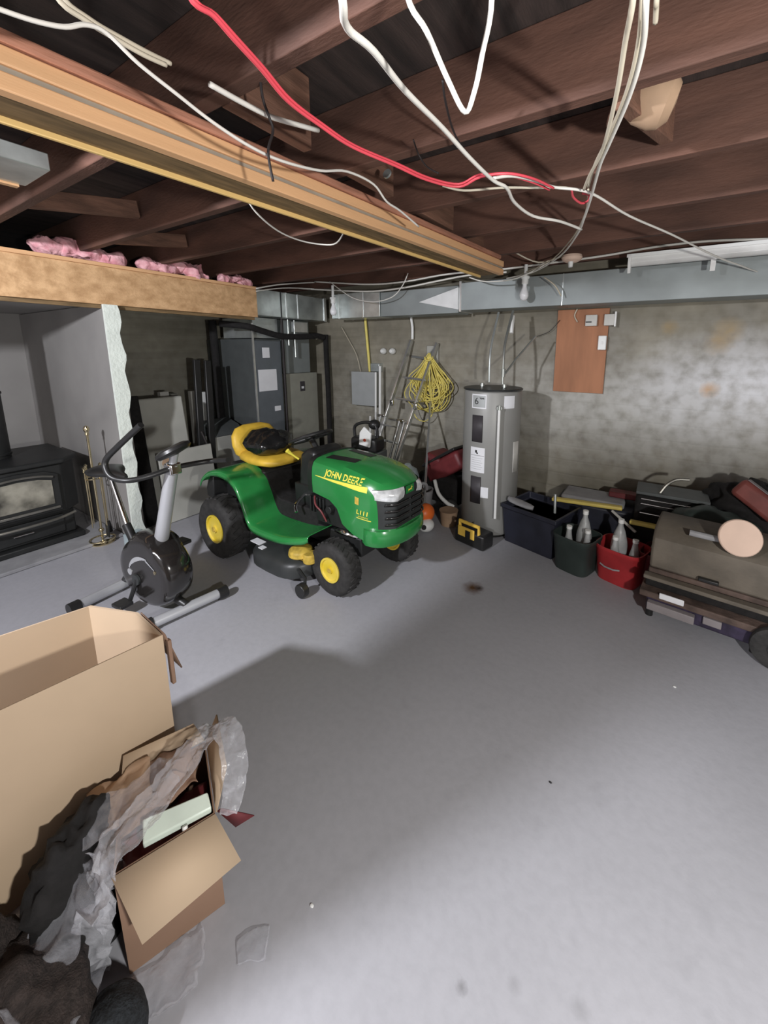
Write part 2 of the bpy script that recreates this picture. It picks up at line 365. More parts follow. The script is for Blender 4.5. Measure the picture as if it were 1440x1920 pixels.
def basis(o, x, y):
    x = Vector(x).normalized(); y = Vector(y); y = (y-x*x.dot(y)).normalized(); z = x.cross(y)
    m = Matrix((x, y, z)).transposed().to_4x4(); m.translation = Vector(o); return m

# ================================================================== THE SETTING
X0, X1, Y0, Y1, ZT = -5.1, 3.4, -3.4, 4.1, 2.70
struct('floor', MB().box((-6.1, Y0-.1, -0.1), (X1+.1, Y1+.1, 0)), 'floor_paint')
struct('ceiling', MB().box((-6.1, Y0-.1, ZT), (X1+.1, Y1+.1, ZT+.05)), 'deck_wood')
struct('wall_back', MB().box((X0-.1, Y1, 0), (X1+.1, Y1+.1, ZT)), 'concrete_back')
struct('wall_left', MB().box((X0-.1, 1.55, 0), (X0, Y1, ZT)), 'concrete_left')
struct('wall_right', MB().box((X1, Y0, 0), (X1+.1, Y1, ZT)), 'wall_plain')
struct('wall_front', MB().box((-6.1, Y0-.1, 0), (X1+.1, Y0, ZT)), 'wall_plain')
struct('wall_alcove', MB().box((-6.1, Y0, 0), (-5.95, 1.6, ZT)), 'drywall')
p = struct('wall_partition', MB().box((-5.95, 1.46, 0), (-3.89, 1.55, 2.05)), 'drywall')
# torn edge of the board: unpainted core and paper, ragged on the far side
m = MB(); n = 46; L_, R_ = [], []
for i in range(n+1):
    z = 2.05*i/n; wv = 0.010*math.sin(i*.9)+0.012*noise.noise(Vector((i*.45, 0, 0)))+(-0.012 if z < 1.2 else 0.006)
    L_.append((1.455, z)); R_.append((1.552+wv, z))
m.prism(L_+R_[::-1], -3.905, -3.876, 'x')
struct('trim_1', m, 'drywall_edge')

struct('unseen_shadow_blocker', MB().box((-1.66, -.56, 0), (-1.36, -.46, 2.13)), 'old_wood')  # added out of view to block the ceiling lamp and shade the middle floor

# joists, each a plank on edge across the room
JY = [-1.50, -.92, -.33, .25, .835, 1.415, 1.985, 2.575, 3.155, 3.74]
words = ['unseen', 'unseen', 'unseen', 'overhead behind the wires', 'nearest the camera', 'second from the camera, carrying the beige fixture', 'third from the camera', 'fourth from the camera', 'fifth from the camera', 'sixth from the camera, above the long duct']
for i, y in enumerate(JY):
    if i < 3: continue
    m = MB().box((-5.08, y-.025, 2.45), (X1-.02, y+.025, ZT-.001))
    tag(m.build('ceiling_joist', 'old_wood', bevel=.004), 'rough brown wooden ceiling joist, '+words[i]+(' in view' if i > 3 else ''), 'joist', 'ceiling joists')
# short braces between joists
for (x, y0, y1, z0, z1, lab) in [(-3.05, .861, 1.389, 2.50, 2.60, 'short wooden brace between joists above the left end of the pink insulation'),
                             (-3.55, 1.441, 1.959, 2.5, 2.6, 'short wooden brace between joists above the middle tuft of pink insulation'),
                             (-.13, 1.45, 1.92, 2.46, 2.69, 'pale-edged wooden bridging piece beside the beige round fixture')]:
    M_ = basis((x, (y0+y1)/2, (z0+z1)/2), (0.25, 1, 0.12), (0, 0, 1))
    tag(MB().cb((0, 0, 0), (y1-y0, z1-z0, .045), M_).build('wood_brace', 'old_wood_y', bevel=.004), lab, 'brace')

# -------------------------------------------------- carrying beam on the left
t = thing('ceiling_beam', 'long tan boxed wooden beam hanging below the joists, running away from the camera', 'beam', (-1.616, -.552, 2.304), rot=(-.01, 0, R(-6)))
t.scale = (.92, .92, .92)
yb0, yb1 = -.6, 3.38
def bm_box(x0, x1, z0, z1, y1=yb1): return MB().box((x0+1.27, yb0+.6, z0-2.28), (x1+1.27, y1+.6, z1-2.28))
bm_box(-1.20, -1.155, 2.295, 2.341).build('lower_board', 'new_wood', t, bevel=.004)
bm_box(-1.20, -1.167, 2.3415, 2.358).build('joint_strip', 'gasket', t)
bm_box(-1.20, -1.155, 2.3585, 2.404, yb1).build('upper_board', 'new_wood', t, bevel=.004)
bm_box(-1.355, -1.201, 2.306, 2.38, yb1-.01).build('recessed_web', 'web_wood', t)
bm_box(-1.373, -1.356, 2.288, 2.38, yb1-.03).build('far_lip', 'yellow_wood', t, bevel=.003)
g = MB().box((-.09, 0, .126), (.13, 3.90, .158))
g = g.build('timber_girder', 'girder_wood', bevel=.008); g.location = (-1.616, -.552, 2.304); g.rotation_euler = (-.01, 0, R(-6)); g.scale = (.92, .92, .92)
tag(g, 'old reddish timber lying on top of the tan boxed beam', 'timber')
# solid blocking above it
for i, (y0, y1, lab) in enumerate([(.86, 1.20, 'nearest'), (1.44, 1.74, 'second nearest'), (2.01, 2.40, 'third nearest'), (2.6, 2.9, 'farthest')]):
    tag(MB().box((-1.27, y0+.003, 2.451), (-1.225, y1, 2.695)).build('blocking_piece', 'old_wood_y', bevel=.004),
        lab+' of the square wooden blocking pieces standing between joists on the timber', 'blocking', 'blocking on the girder')

# -------------------------------------------------- particle-board soffit and insulation
t = thing('soffit_box', 'particle board soffit box hanging under the joists at left', 'soffit', (-3.9, .8, 2.05))
MB().box((-.025, -2.3, 0), (0, 2.1, .295)).build('face_board', 'osb', t, bevel=.002)
MB().box((-.06, -2.3, .296), (.01, 2.1, .325)).build('top_rail', 'new_wood', t, bevel=.003)
MB().box((-.06, -2.3, -.03), (-.03, 2.08, .2)).build('lower_cleat', 'web_wood', t)
MB().box((-2.0, -2.3, 0.005), (-.062, .72, .02)).build('underside_board', 'drywall', t)
def wool(pts, rad, lab):
    m = MB()
    for (x, y, z) in pts:
        m.ball((x, y, z), (rad*1.0, rad*1.5, rad*.9), 40, 26)
    for v in m.bm.verts: v.co += Vector((noise.noise(v.co*14), noise.noise(v.co*14+Vector((5, 0, 0))), noise.noise(v.co*14+Vector((0, 9, 0)))))*.035+Vector((noise.noise(v.co*45), 0, noise.noise(v.co*45+Vector((3, 0, 0)))))*.012
    tag(m.build('insulation_tuft', 'pink_wool', angle=180), lab, 'insulation', 'pink insulation on the soffit')
wool([(-4.05, 1.22, 2.46), (-4.05, 1.33, 2.47), (-4.04, 1.45, 2.45), (-4.02, 1.6, 2.42)], .075, 'pink insulation tuft farthest left on the soffit')
wool([(-4.02, 1.9, 2.43), (-4.0, 2.02, 2.43), (-4.0, 2.15, 2.47), (-3.98, 2.25, 2.45), (-3.97, 2.3, 2.38)], .07, 'pink insulation tuft in the middle of the soffit, the largest')
wool([(-3.99, 2.6, 2.42), (-3.99, 2.72, 2.43), (-3.98, 2.82, 2.40)], .055, 'pink insulation tuft at the right end of the soffit')

# -------------------------------------------------- ducts
t = thing('long_duct', 'grey rectangular duct along the back wall above the water heater', 'duct', (-1.8, 3.75, 2.1))
MB().box((-.02, 0, 0), (5.1, .28, .27)).build('trunk', 'duct_grey', t, bevel=.004)
for x in (-.02,): MB().box((x-.012, -.012, -.012), (x+.012, .29, .285)).build('flange', 'bright_metal', t)
for k, x in enumerate((.98,)): MB().box((x-.003, -.004, .0), (x+.003, .28, .272)).build('seam', 'galvanised', t)
t = thing('duct_transition', 'shiny galvanised duct section with a bright wedge collar at the corner', 'duct', (-3.6, 3.75, 2.08))
MB().box((0, 0, 0), (.75, .27, .29)).build('corner_section', 'galvanised', t, bevel=.004)
MB().box((.755, .012, 0), (1.75, .27, .27)).build('middle_section', 'duct_grey', t, bevel=.004)
MB().add([(1.28, .0, .13), (1.765, -.03, .245), (1.765, -.03, .03), (1.765, .01, .245), (1.765, .01, .03), (1.28, .011, .13)],
         [(0, 2, 1), (5, 3, 4), (0, 1, 3, 5), (0, 5, 4, 2), (1, 2, 4, 3)]).build('wedge_collar', 'satin_metal', t)
for x in (.12, .5): MB().box((x-.006, -.006, -.004), (x+.006, .27, .295)).build('seam', 'bright_metal', t)
t = thing('left_duct', 'galvanised duct running from the particle board soffit to the corner bulb', 'duct', (-3.96, 2.93, 2.08))
MB().box((-.3, 0, 0), (0, 1.08, .29)).build('trunk', 'galvanised', t, bevel=.004)
for y in (.0, .34, .42, .60): MB().box((-.3, y-.007, -.004), (.007, y+.007, .294)).build('seam', 'bright_metal' if y != .34 else 'grille_black', t)
MB().box((.0, 1.04, -.01), (.012, 1.08, .30)).build('corner_flange', 'bright_metal', t)
t = thing('metal_fixture_box', 'galvanised metal box end hanging at the far left above the soffit', 'box', (-2.05, .66, 2.36))
MB().box((-.28, -.9, 0), (0, 0, .06)).build('box_shell', 'galvanised', t, bevel=.003)
MB().box((-.31, -.9, -.008), (-.28, -.02, .02)).build('edge_trim', 'new_wood', t)

# -------------------------------------------------- bulbs
def bulb(loc, lab, tilt=0):
    t = thing('light_bulb', lab, 'bulb', loc, rot=(0, tilt, 0), group='bare bulbs under the joists'); t.scale = (1.3, 1.3, 1.25)
    MB().cyl((0, 0, .001), (0, 0, (2.448-loc[2])/1.25), .012, seg=10).build('stem', 'white_plastic', t)
    MB().lathe([(.0, .0), (.028, .0), (.03, -.01), (.022, -.02), (.022, -.05), (.018, -.055)]).build('lamp_socket', 'white_plastic', t)
    MB().lathe([(.014, -.055), (.015, -.075), (.022, -.095), (.030, -.118), (.031, -.135), (.024, -.155), (.010, -.166), (0, -.168)], seg=20).build('glass_bulb', 'bulb_glass', t)
bulb((-3.43, 3.6, 2.31), 'white bare bulb hanging in front of the duct corner at left')
bulb((-1.115, 3.6, 2.35), 'white bare bulb hanging in front of the long duct, above the water heater', .03)
t = thing('porcelain_lampholder', 'round beige porcelain lampholder among the cables above the brown board', 'lampholder', (-.70, 3.45, 2.43))
MB().lathe([(.0, .018), (.075, .018), (.08, 0), (.07, -.02), (.04, -.035), (0, -.04)]).build('rose', 'beige_disc', t)
MB().cyl((.0, -.03, -.035), (0, -.03, -.075), .02, .016).build('pull_switch', 'white_plastic', t)
M_ = basis((-.10, 1.62, 2.50), (.2, .5, 1), (.3, -1, .3))
t = thing('beige_ceiling_fixture', 'beige bowl-shaped fixture on the side of a joist near the pale bridging piece', 'fixture', (0, 0, 0))
MB().lathe([(0, .06), (.05, .055), (.075, .03), (.08, 0), (.07, -.05), (.04, -.10), (0, -.11)], M_).build('bowl', 'clay', t)
MB().lathe([(.06, -.1), (.085, -.115), (.085, -.125), (.0, -.125)], M_).build('rim', 'old_wood', t)

# -------------------------------------------------- fluorescent fixture at right
t = thing('fluorescent_fixture', 'white fluorescent strip fixture under the joists at upper right', 'light fixture', (-.28, 3.56, 2.34))
MB().prism([(-.04, .075), (.04, .075), (.05, .02), (.02, .0), (-.02, .0), (-.05, .02)], 0, 1.6, 'x').build('channel', 'white_paint', t, bevel=.002)
MB().prism([(-.06, .08), (.055, .08), (.055, .0), (.0, -.045), (-.02, -.05), (-.06, .02)], -.02, 0, 'x').build('end_bracket', 'white_paint', t)
MB().prism([(-.02, 0), (.02, 0), (.0, -.075), (-.012, -.08)], .50, .53, 'x').build('lamp_bracket', 'white_paint', t)
MB().box((-.03, -.056, .06), (1.6, -.046, .083)).build('edge_rim', 'white_plastic', t)

# -------------------------------------------------- cables
WIRES = {
'main_white': [(-0.441, 0.501, 2.2), (-0.495, 0.573, 2.22), (-0.509, 0.661, 2.24), (-0.55, 0.828, 2.27), (-0.578, 1.056, 2.3), (-0.585, 1.245, 2.3), (-0.582, 1.445, 2.3), (-0.563, 1.532, 2.3), (-0.585, 1.694, 2.3), (-0.565, 1.896, 2.3), (-0.478, 2.033, 2.3), (-0.42, 2.252, 2.31)] ,
'v_white': [(-0.391, 0.592, 2.24), (-0.373, 0.624, 2.2), (-0.357, 0.668, 2.15), (-0.346, 0.714, 2.12), (-0.322, 0.701, 2.14), (-0.302, 0.684, 2.18), (-0.28, 0.664, 2.24)] ,
'red': [(-0.756, 0.465, 2.3), (-0.764, 0.517, 2.3), (-0.783, 0.571, 2.3), (-0.809, 0.652, 2.3), (-0.849, 0.758, 2.3), (-0.859, 0.874, 2.3), (-0.86, 1.005, 2.3), (-0.819, 1.17, 2.3), (-0.785, 1.319, 2.3), (-0.713, 1.432, 2.3), (-0.633, 1.442, 2.32), (-0.548, 1.486, 2.33), (-0.478, 1.579, 2.33), (-0.434, 1.707, 2.33)] ,
'red2': [(-0.763, 0.476, 2.31), (-0.771, 0.526, 2.31), (-0.788, 0.581, 2.31), (-0.814, 0.663, 2.31), (-0.852, 0.769, 2.31), (-0.863, 0.888, 2.31), (-0.863, 1.021, 2.31), (-0.819, 1.184, 2.31), (-0.784, 1.329, 2.31), (-0.714, 1.434, 2.31), (-0.639, 1.447, 2.33), (-0.566, 1.524, 2.34), (-0.5, 1.629, 2.34), (-0.459, 1.742, 2.34)] ,
'right_white': [(-0.585, 1.452, 2.31), (-0.539, 1.517, 2.33), (-0.489, 1.618, 2.34), (-0.435, 1.726, 2.34), (-0.358, 1.802, 2.34), (-0.303, 1.912, 2.34), (-0.202, 2.22, 2.33), (-0.024, 2.634, 2.32), (0.181, 3.132, 2.3), (0.356, 3.473, 2.28), (0.628, 3.912, 2.26)] ,
'grey_mid': [(-0.887, 1.625, 2.4), (-0.806, 1.67, 2.38), (-0.657, 1.725, 2.38), (-0.541, 1.794, 2.38), (-0.412, 1.808, 2.36), (-0.322, 1.893, 2.35)] ,
'b1': [(-0.103, 0.856, 2.3), (-0.125, 0.973, 2.3), (-0.157, 1.147, 2.3), (-0.221, 1.428, 2.31), (-0.291, 1.634, 2.32), (-0.333, 1.779, 2.33)] ,
'b2': [(-0.085, 0.868, 2.3), (-0.096, 1.007, 2.3), (-0.13, 1.163, 2.3), (-0.201, 1.404, 2.31), (-0.247, 1.564, 2.32), (-0.322, 1.881, 2.33), (-0.399, 2.186, 2.34), (-0.494, 2.531, 2.36), (-0.715, 3.109, 2.38), (-1.017, 3.498, 2.36), (-1.295, 3.621, 2.35)] ,
'b3': [(-0.093, 0.893, 2.32), (-0.108, 1.035, 2.32), (-0.143, 1.196, 2.32), (-0.21, 1.419, 2.33), (-0.271, 1.605, 2.34), (-0.319, 1.788, 2.34)] ,
'b4': [(-0.334, 1.873, 2.36), (-0.398, 2.208, 2.37), (-0.572, 2.748, 2.39), (-0.836, 3.295, 2.39), (-1.187, 3.667, 2.38)] ,
'stub': [(-0.075, 0.95, 2.35), (-0.077, 0.988, 2.35), (-0.079, 1.027, 2.35)] ,
'left_thin': [(-1.08, 0.299, 2.297), (-1.08, 0.353, 2.309), (-1.08, 0.403, 2.328), (-1.08, 0.44, 2.354), (-1.08, 0.477, 2.361), (-1.08, 0.535, 2.335), (-1.08, 0.614, 2.314), (-1.08, 0.706, 2.291), (-1.08, 0.817, 2.277), (-1.08, 0.93, 2.281), (-1.08, 1.091, 2.311), (-1.08, 1.229, 2.357), (-1.08, 1.389, 2.366), (-1.08, 1.48, 2.327), (-1.08, 1.581, 2.319), (-1.08, 1.742, 2.292)] ,
'left_dbl': [(-1.12, 0.408, 2.405), (-1.12, 0.457, 2.387), (-1.12, 0.515, 2.384), (-1.12, 0.569, 2.384), (-1.12, 0.619, 2.39)] ,
'left_dbl2': [(-1.135, 0.421, 2.423), (-1.135, 0.472, 2.403), (-1.135, 0.531, 2.402), (-1.135, 0.587, 2.404), (-1.135, 0.639, 2.409)] ,
'mid_w': [(-1.09, 0.711, 2.386), (-1.09, 0.799, 2.388), (-1.09, 0.888, 2.394), (-1.09, 0.947, 2.405), (-1.09, 1.1, 2.442)] ,
'black': [(-1.06, 0.848, 2.496), (-1.06, 0.852, 2.418), (-1.06, 0.872, 2.372), (-1.06, 0.883, 2.342), (-1.06, 0.861, 2.276), (-1.06, 0.873, 2.2)] ,
'loop': [(-1.819, 1.311, 2.455), (-1.826, 1.387, 2.38), (-1.899, 1.573, 2.35), (-1.918, 1.741, 2.34), (-1.879, 1.874, 2.34), (-1.803, 1.936, 2.35), (-1.817, 2.04, 2.455)] ,
'black2': [(-0.839, 1.315, 2.44), (-0.856, 1.379, 2.42), (-0.83, 1.394, 2.38), (-0.772, 1.382, 2.34)] ,
'black3': [(-0.608, 1.106, 2.45), (-0.629, 1.163, 2.43), (-0.671, 1.299, 2.42), (-0.674, 1.39, 2.4), (-0.64, 1.481, 2.36)] ,
'coil': [(-0.381, 1.782, 2.34), (-0.391, 1.873, 2.34), (-0.374, 1.962, 2.34), (-0.348, 1.974, 2.35), (-0.34, 1.942, 2.36), (-0.361, 1.902, 2.36)] ,
'c1': [(-3.774, 3.65, 2.527), (-3.336, 3.65, 2.473), (-2.859, 3.65, 2.424), (-2.428, 3.65, 2.418), (-1.917, 3.65, 2.448), (-1.36, 3.65, 2.44), (-0.88, 3.65, 2.451), (-0.501, 3.65, 2.461), (-0.13, 3.65, 2.485), (0.202, 3.65, 2.484), (0.577, 3.6, 2.438)] ,
'c2': [(-4.097, 3.68, 2.472), (-3.367, 3.68, 2.395), (-2.884, 3.68, 2.355), (-2.448, 3.68, 2.363), (-2.054, 3.68, 2.397), (-1.697, 3.68, 2.423), (-1.319, 3.68, 2.417)] ,
'c3': [(-3.475, 3.6, 2.496), (-3.294, 3.6, 2.38), (-3.094, 3.6, 2.278), (-2.824, 3.6, 2.227), (-2.568, 3.6, 2.262), (-2.429, 3.6, 2.373), (-2.361, 3.6, 2.49)] ,
'c6': [(-1.614, 3.5, 2.368), (-1.453, 3.5, 2.318), (-1.203, 3.5, 2.315), (-1.018, 3.5, 2.369), (-0.888, 3.5, 2.433)] ,
'c7': [(-0.951, 3.6, 2.327), (-0.856, 3.6, 2.253), (-0.808, 3.65, 2.168)] ,
'c8': [(-3.725, 4.05, 2.0), (-3.591, 4.05, 1.81), (-3.477, 4.05, 1.636), (-3.41, 4.05, 1.413)] ,
'c9': [(-0.894, 4.06, 1.995), (-0.989, 4.06, 1.886), (-1.129, 4.06, 1.836)] ,
'c10': [(-1.145, 3.3, 2.506), (-0.949, 3.4, 2.413), (-0.763, 3.5, 2.469)] ,
'hose': [(-1.93, 3.45, 0.355), (-1.855, 3.4, 0.238), (-1.744, 3.38, 0.164), (-1.658, 3.38, 0.143)] ,
'duct1': [(-3.85, 2.861, 2.349), (-3.85, 3.146, 2.426), (-3.85, 3.462, 2.488), (-3.85, 3.815, 2.55)] ,
'duct2': [(-3.86, 2.866, 2.322), (-3.86, 3.228, 2.402), (-3.86, 3.638, 2.45), (-3.86, 3.82, 2.466)] ,
'blackhose': [(-4.0, 2.751, 1.946), (-4.0, 2.935, 1.908), (-4.0, 3.225, 1.846), (-4.0, 3.64, 1.831), (-4.0, 4.041, 1.812)] ,

}
# the cables that leave the top of the view go on up between the joists
for k_ in ('main_white', 'v_white', 'red', 'red2', 'b1', 'b2', 'b3', 'stub', 'left_dbl', 'left_dbl2'):
    x_, y_, z_ = WIRES[k_][0]; WIRES[k_] = [(x_, y_-.10, 2.66), (x_, y_-.04, z_+.12)]+WIRES[k_]
x_, y_, z_ = WIRES['v_white'][-1]; WIRES['v_white'] += [(x_, y_-.04, z_+.12), (x_+.02, y_-.10, 2.66)]
x_, y_, z_ = WIRES['right_white'][-1]; WIRES['right_white'] += [(x_+.35, y_+.2, z_+.06), (x_+.6, y_+.25, 2.5)]
def cable(key, name, r, m, lab, seg=7):
    pts = WIRES[key]; o = MB().tube(pts, r, seg, smooth=5).build(name, m, angle=180)
    return tag(o, lab, 'cable')
cable('main_white', 'electric_cable', .0065, 'white_cable', 'thick white cable curving from the top edge down to the cable bundle')
cable('v_white', 'electric_cable', .0045, 'white_cable', 'white cable hanging in a narrow V at the top of the picture')
cable('red', 'electric_cable', .0048, 'red_cable', 'red cable sagging across the ceiling, lower of the pair')
cable('red2', 'electric_cable', .0042, 'red_cable', 'thinner red cable running along the top of the sagging red one')
cable('right_white', 'electric_cable', .0055, 'white_cable', 'white cable running from the bundle down past the fluorescent fixture')
cable('grey_mid', 'electric_cable', .005, 'cream_cable', 'grey cable crossing straight behind the red cables to the bundle')
cable('b1', 'electric_cable', .0055, 'cream_cable', 'left cable of the bundle that hangs from the top right')
cable('b2', 'electric_cable', .006, 'white_cable', 'longest cable of the hanging bundle, ending at the tan beam end')
cable('b3', 'electric_cable', .005, 'cream_cable', 'middle cable of the bundle that hangs from the top right')
cable('b4', 'electric_cable', .0045, 'cream_cable', 'thin dull cable below the bundle knot going to the beam end')
cable('stub', 'electric_cable', .005, 'cream_cable', 'short cable stub hanging at the top right')
cable('left_thin', 'electric_cable', .0045, 'white_cable', 'thin white cable running along the tan beam from upper left to its round tag')
cable('left_dbl', 'electric_cable', .0055, 'cream_cable', 'front one of the two parallel white cables at the top left')
cable('left_dbl2', 'electric_cable', .0055, 'cream_cable', 'back one of the two parallel white cables at the top left')
cable('mid_w', 'electric_cable', .0075, 'white_cable', 'white cable passing the blocking beside the black wire')
cable('black', 'electric_cable', .004, 'black_cable', 'black wire dangling over the tan beam')
cable('loop', 'electric_cable', .0045, 'white_cable', 'thin cable looping down below the tan beam')
cable('black2', 'electric_cable', .0028, 'black_cable', 'short black wire drooping behind the red cable')
cable('black3', 'electric_cable', .0035, 'black_cable', 'long black wire behind the thick white cable')
cable('coil', 'electric_cable', .005, 'red_cable', 'small curl of red cable at the bundle knot')
cable('c1', 'electric_cable', .009, 'white_cable', 'upper white cable running the whole length above the ducts')
cable('c2', 'electric_cable', .009, 'white_cable', 'lower white cable above the duct corner, under the long one')
cable('c3', 'electric_cable', .0055, 'white_cable', 'white cable drooping in front of the duct corner')
cable('c6', 'electric_cable', .006, 'white_cable', 'white cable sagging below the end of the tan beam')
cable('c7', 'electric_cable', .006, 'cream_cable', 'grey cable bending onto the long duct left of the brown board')
cable('c8', 'electric_cable', .004, 'cream_cable', 'thin wire down the back wall to the grey electrical panel')
cable('c9', 'electric_cable', .003, 'black_cable', 'dark wire from the brown board to the water heater pipe')
cable('c10', 'electric_cable', .006, 'cream_cable', 'cable end crossing above the porcelain lampholder')
cable('duct1', 'electric_cable', .008, 'white_cable', 'upper white cable above the left duct')
cable('duct2', 'electric_cable', .006, 'white_cable', 'lower white cable above the left duct')
t = MB().lathe([(0, .004), (.02, .004), (.02, -.004), (0, -.004)], basis((-1.105, 1.52, 2.455), (1, 0, 0), (0, .3, 1))).build('cable_tag', 'galvanised')
tag(t, 'small round grey disc on the thin cable above the tan beam', 'disc')

# ================================================================== LEFT SIDE: STOVE ALCOVE
t = thing('hearth_pad', 'low grey hearth pad under the black stove', 'hearth', (-4.7, .55, 0))
MB().box((-.8, -.75, .001), (.62, .9, .03)).build('slab', 'gravel', t, bevel=.006)
t = thing('wood_stove', 'black pedestal wood stove with a glass door, standing in the alcove', 'stove', (-4.75, .88, .031))
MB().box((-.32, -.42, 0), (.42, .38, .05)).build('base_plinth', 'black_iron', t, bevel=.01)
MB().box((-.30, -.38, .051), (.36, .34, .27)).build('pedestal', 'black_iron', t, bevel=.012)
MB().prism([(-.34, -.44), (.30, -.44), (.42, -.30), (.42, .28), (.30, .40), (-.34, .40)], .271, .70, 'z').build('firebox', 'black_iron', t, bevel=.012)
MB().prism([(-.37, -.47), (.31, -.47), (.45, -.32), (.45, .30), (.31, .43), (-.37, .43)], .701, .745, 'z').build('top_plate', 'black_iron', t, bevel=.012)
MB().tube([(.425, -.36, .245), (.46, -.2, .235), (.47, 0, .232), (.46, .2, .235), (.42, .33, .245)], .012, 8, 4).build('ledge_trim', 'stove_trim', t)
d = MB().prism([(-.27, .30), (.25, .30), (.25, .62), (.17, .66), (0, .675), (-.19, .66), (-.27, .62)], .421, .445, 'x').build('door', 'black_iron', t, bevel=.006)
MB().prism([(-.21, .37), (.20, .37), (.20, .575), (.12, .60), (0, .61), (-.14, .60), (-.21, .575)], .446, .452, 'x').build('glass_pane', 'stove_glass', d)
MB().tube([(.455, -.23, .60), (.46, -.12, .63), (.462, 0, .64), (.46, .12, .63), (.455, .21, .605)], .009, 6, 4).build('upper_trim', 'stove_trim', d)
MB().box((.446, -.24, .325), (.462, .23, .345)).build('lower_trim', 'stove_trim', d, bevel=.003)
MB().tube([(.45, -.30, .50), (.50, -.31, .50), (.53, -.31, .47)], .008, 8).build('door_handle', 'chrome', d)
MB().box((.361, -.30, .08), (.375, .26, .24)).build('ash_drawer', 'black_iron', t, bevel=.004)
MB().tube([(.375, -.07, .155), (.40, -.07, .155), (.40, .05, .155), (.375, .05, .155)], .006, 8).build('drawer_handle', 'chrome', t)
m = MB(); m.cyl((-.02, -.02, .746), (-.02, -.02, 2.0), .11, seg=28)
for z in (.78, 1.3, 1.75): m.lathe([(.111, z-.012), (.117, z-.008), (.117, z+.008), (.111, z+.012)], Matrix.Translation((-.02, -.02, 0)))
m.build('stove_pipe', 'black_iron', t)

# fireplace tools on a ring stand
t = thing('fireplace_tool_set', 'brass fireplace tool set on a round stand beside the black stove', 'tool set', (-4.10, 1.30, .001))
MB().lathe([(0, .0), (.085, 0), (.09, .012), (.07, .022), (.02, .028), (0, .03)]).build('base', 'brass', t)
MB().tube([(.09*math.cos(a), .09*math.sin(a), .035) for a in [i*math.pi/10 for i in range(21)]], .007, 8).build('base_ring', 'brass', t)
m = MB().cyl((0, 0, .03), (0, 0, .98), .009); m.lathe([(0, .97), (.016, .98), (.012, 1.0), (.02, 1.015), (.022, 1.035), (.012, 1.055), (0, 1.06)]); m.ball((0, 0, .12), .02)
m.build('pole', 'brass', t)
MB().tube([(.06*math.cos(a), .06*math.sin(a), .60) for a in [i*math.pi/8 for i in range(17)]], .006, 6).build('hanger_ring', 'brass', t)
for k, (a, kind) in enumerate(((20, 'shovel'), (110, 'brush'), (200, 'poker'), (290, 'tongs'))):
    x, y = .068*math.cos(R(a)), .068*math.sin(R(a))
    m = MB().cyl((x, y, .17), (x, y, .67), .005, seg=8); m.lathe([(0, .66), (.012, .67), (.008, .69), (.013, .705), (0, .72)], Matrix.Translation((x, y, 0)), 12)
    o = m.build(kind, 'brass', t)
    if kind == 'shovel': MB().box((x-.03, y-.004, .06), (x+.03, y+.004, .17)).build('blade', 'black_iron', o, bevel=.003)
    if kind == 'brush': MB().cyl((x, y, .07), (x, y, .17), .026, .016).build('bristles', 'black_matte', o)
t = thing('drywall_scrap', 'small pale blue-grey box standing on the floor at the foot of the torn drywall edge', 'box', (-3.83, 1.43, .001), .2)
MB().box((-.02, -.07, 0), (.03, .06, .12)).build('box_body', 'water_blue', t, bevel=.004)

# ------------------------------------------------------------------ furnace corner
t = thing('furnace', 'tall grey-blue furnace cabinet with white papers stuck on its front', 'furnace', (-4.1, 2.95, 0))
MB().box((-.92, 0, .05), (0, .40, 1.82)).build('cabinet', 'furnace_dark', t, bevel=.006)
MB().box((.001, .012, .08), (.012, .385, 1.80)).build('front_panel', 'furnace_blue', t, bevel=.003)
MB().box((.0, -.008, .05), (.016, .011, 2.0)).build('corner_trim', 'bright_metal', t)
MB().box((-.6, .03, 1.83), (-.02, .38, 2.07)).build('plenum', 'galvanised', t, bevel=.004)
for (y0, y1, z0, z1, n_) in ((.04, .30, 1.20, 1.46, 'paper_sheet'), (.115, .215, 1.60, 1.72, 'paper_card'), (.245, .335, .94, 1.00, 'paper_label')):
    MB().box((.0125, y0, z0), (.015, y1, z1)).build(n_, 'paper', t)
MB().box((-.92, .02, 0), (-.01, .38, .049)).build('base', 'black_matte', t)
t = thing('air_handler', 'tan metal cabinet with a small black window, right of the furnace', 'cabinet', (-4.1, 3.375, 0))
MB().box((-.55, .0, .04), (0, .56, 1.39)).build('cabinet', 'cabinet_tan', t, bevel=.006)
MB().box((.0005, .25, 1.15), (.006, .33, 1.28)).build('window', 'heater_cover', t, bevel=.002)
MB().box((.0065, .27, 1.185), (.008, .31, 1.215)).build('window_label', 'paper', t)
MB().box((-.45, .03, 1.391), (-.06, .50, 2.07)).build('plenum', 'duct_grey', t, bevel=.004)
MB().cyl((.035, -.02, .1), (.035, -.02, 2.07), .016, seg=12).build('pipe', 'black_cable', t)
for (y, z0, z1) in ((.10, 1.75, 2.07), (.20, 1.60, 2.07)):
    MB().cyl((.0, y, z0), (.0, y, z1), .012, seg=10).build('conduit', 'galvanised', t)
MB().box((-.05, .19, 1.92), (.01, .42, 2.05)).build('junction_box', 'bright_metal', t, bevel=.004)
MB().box((-.55, .02, 0), (-.01, .54, .039)).build('base', 'black_matte', t)
tag(MB().tube([(-4.3, 2.70, 1.98), (-4.06, 2.86, 1.955), (-4.04, 3.05, 1.91), (-4.02, 3.3, 1.86), (-4.0, 3.6, 1.86), (-3.98, 3.85, 1.88), (-3.97, 3.96, 1.86)], .036, 14, 6).build('insulated_pipe', 'black_matte', angle=180),
    'thick black insulated pipe running across the front of the furnace under the ducts', 'pipe')
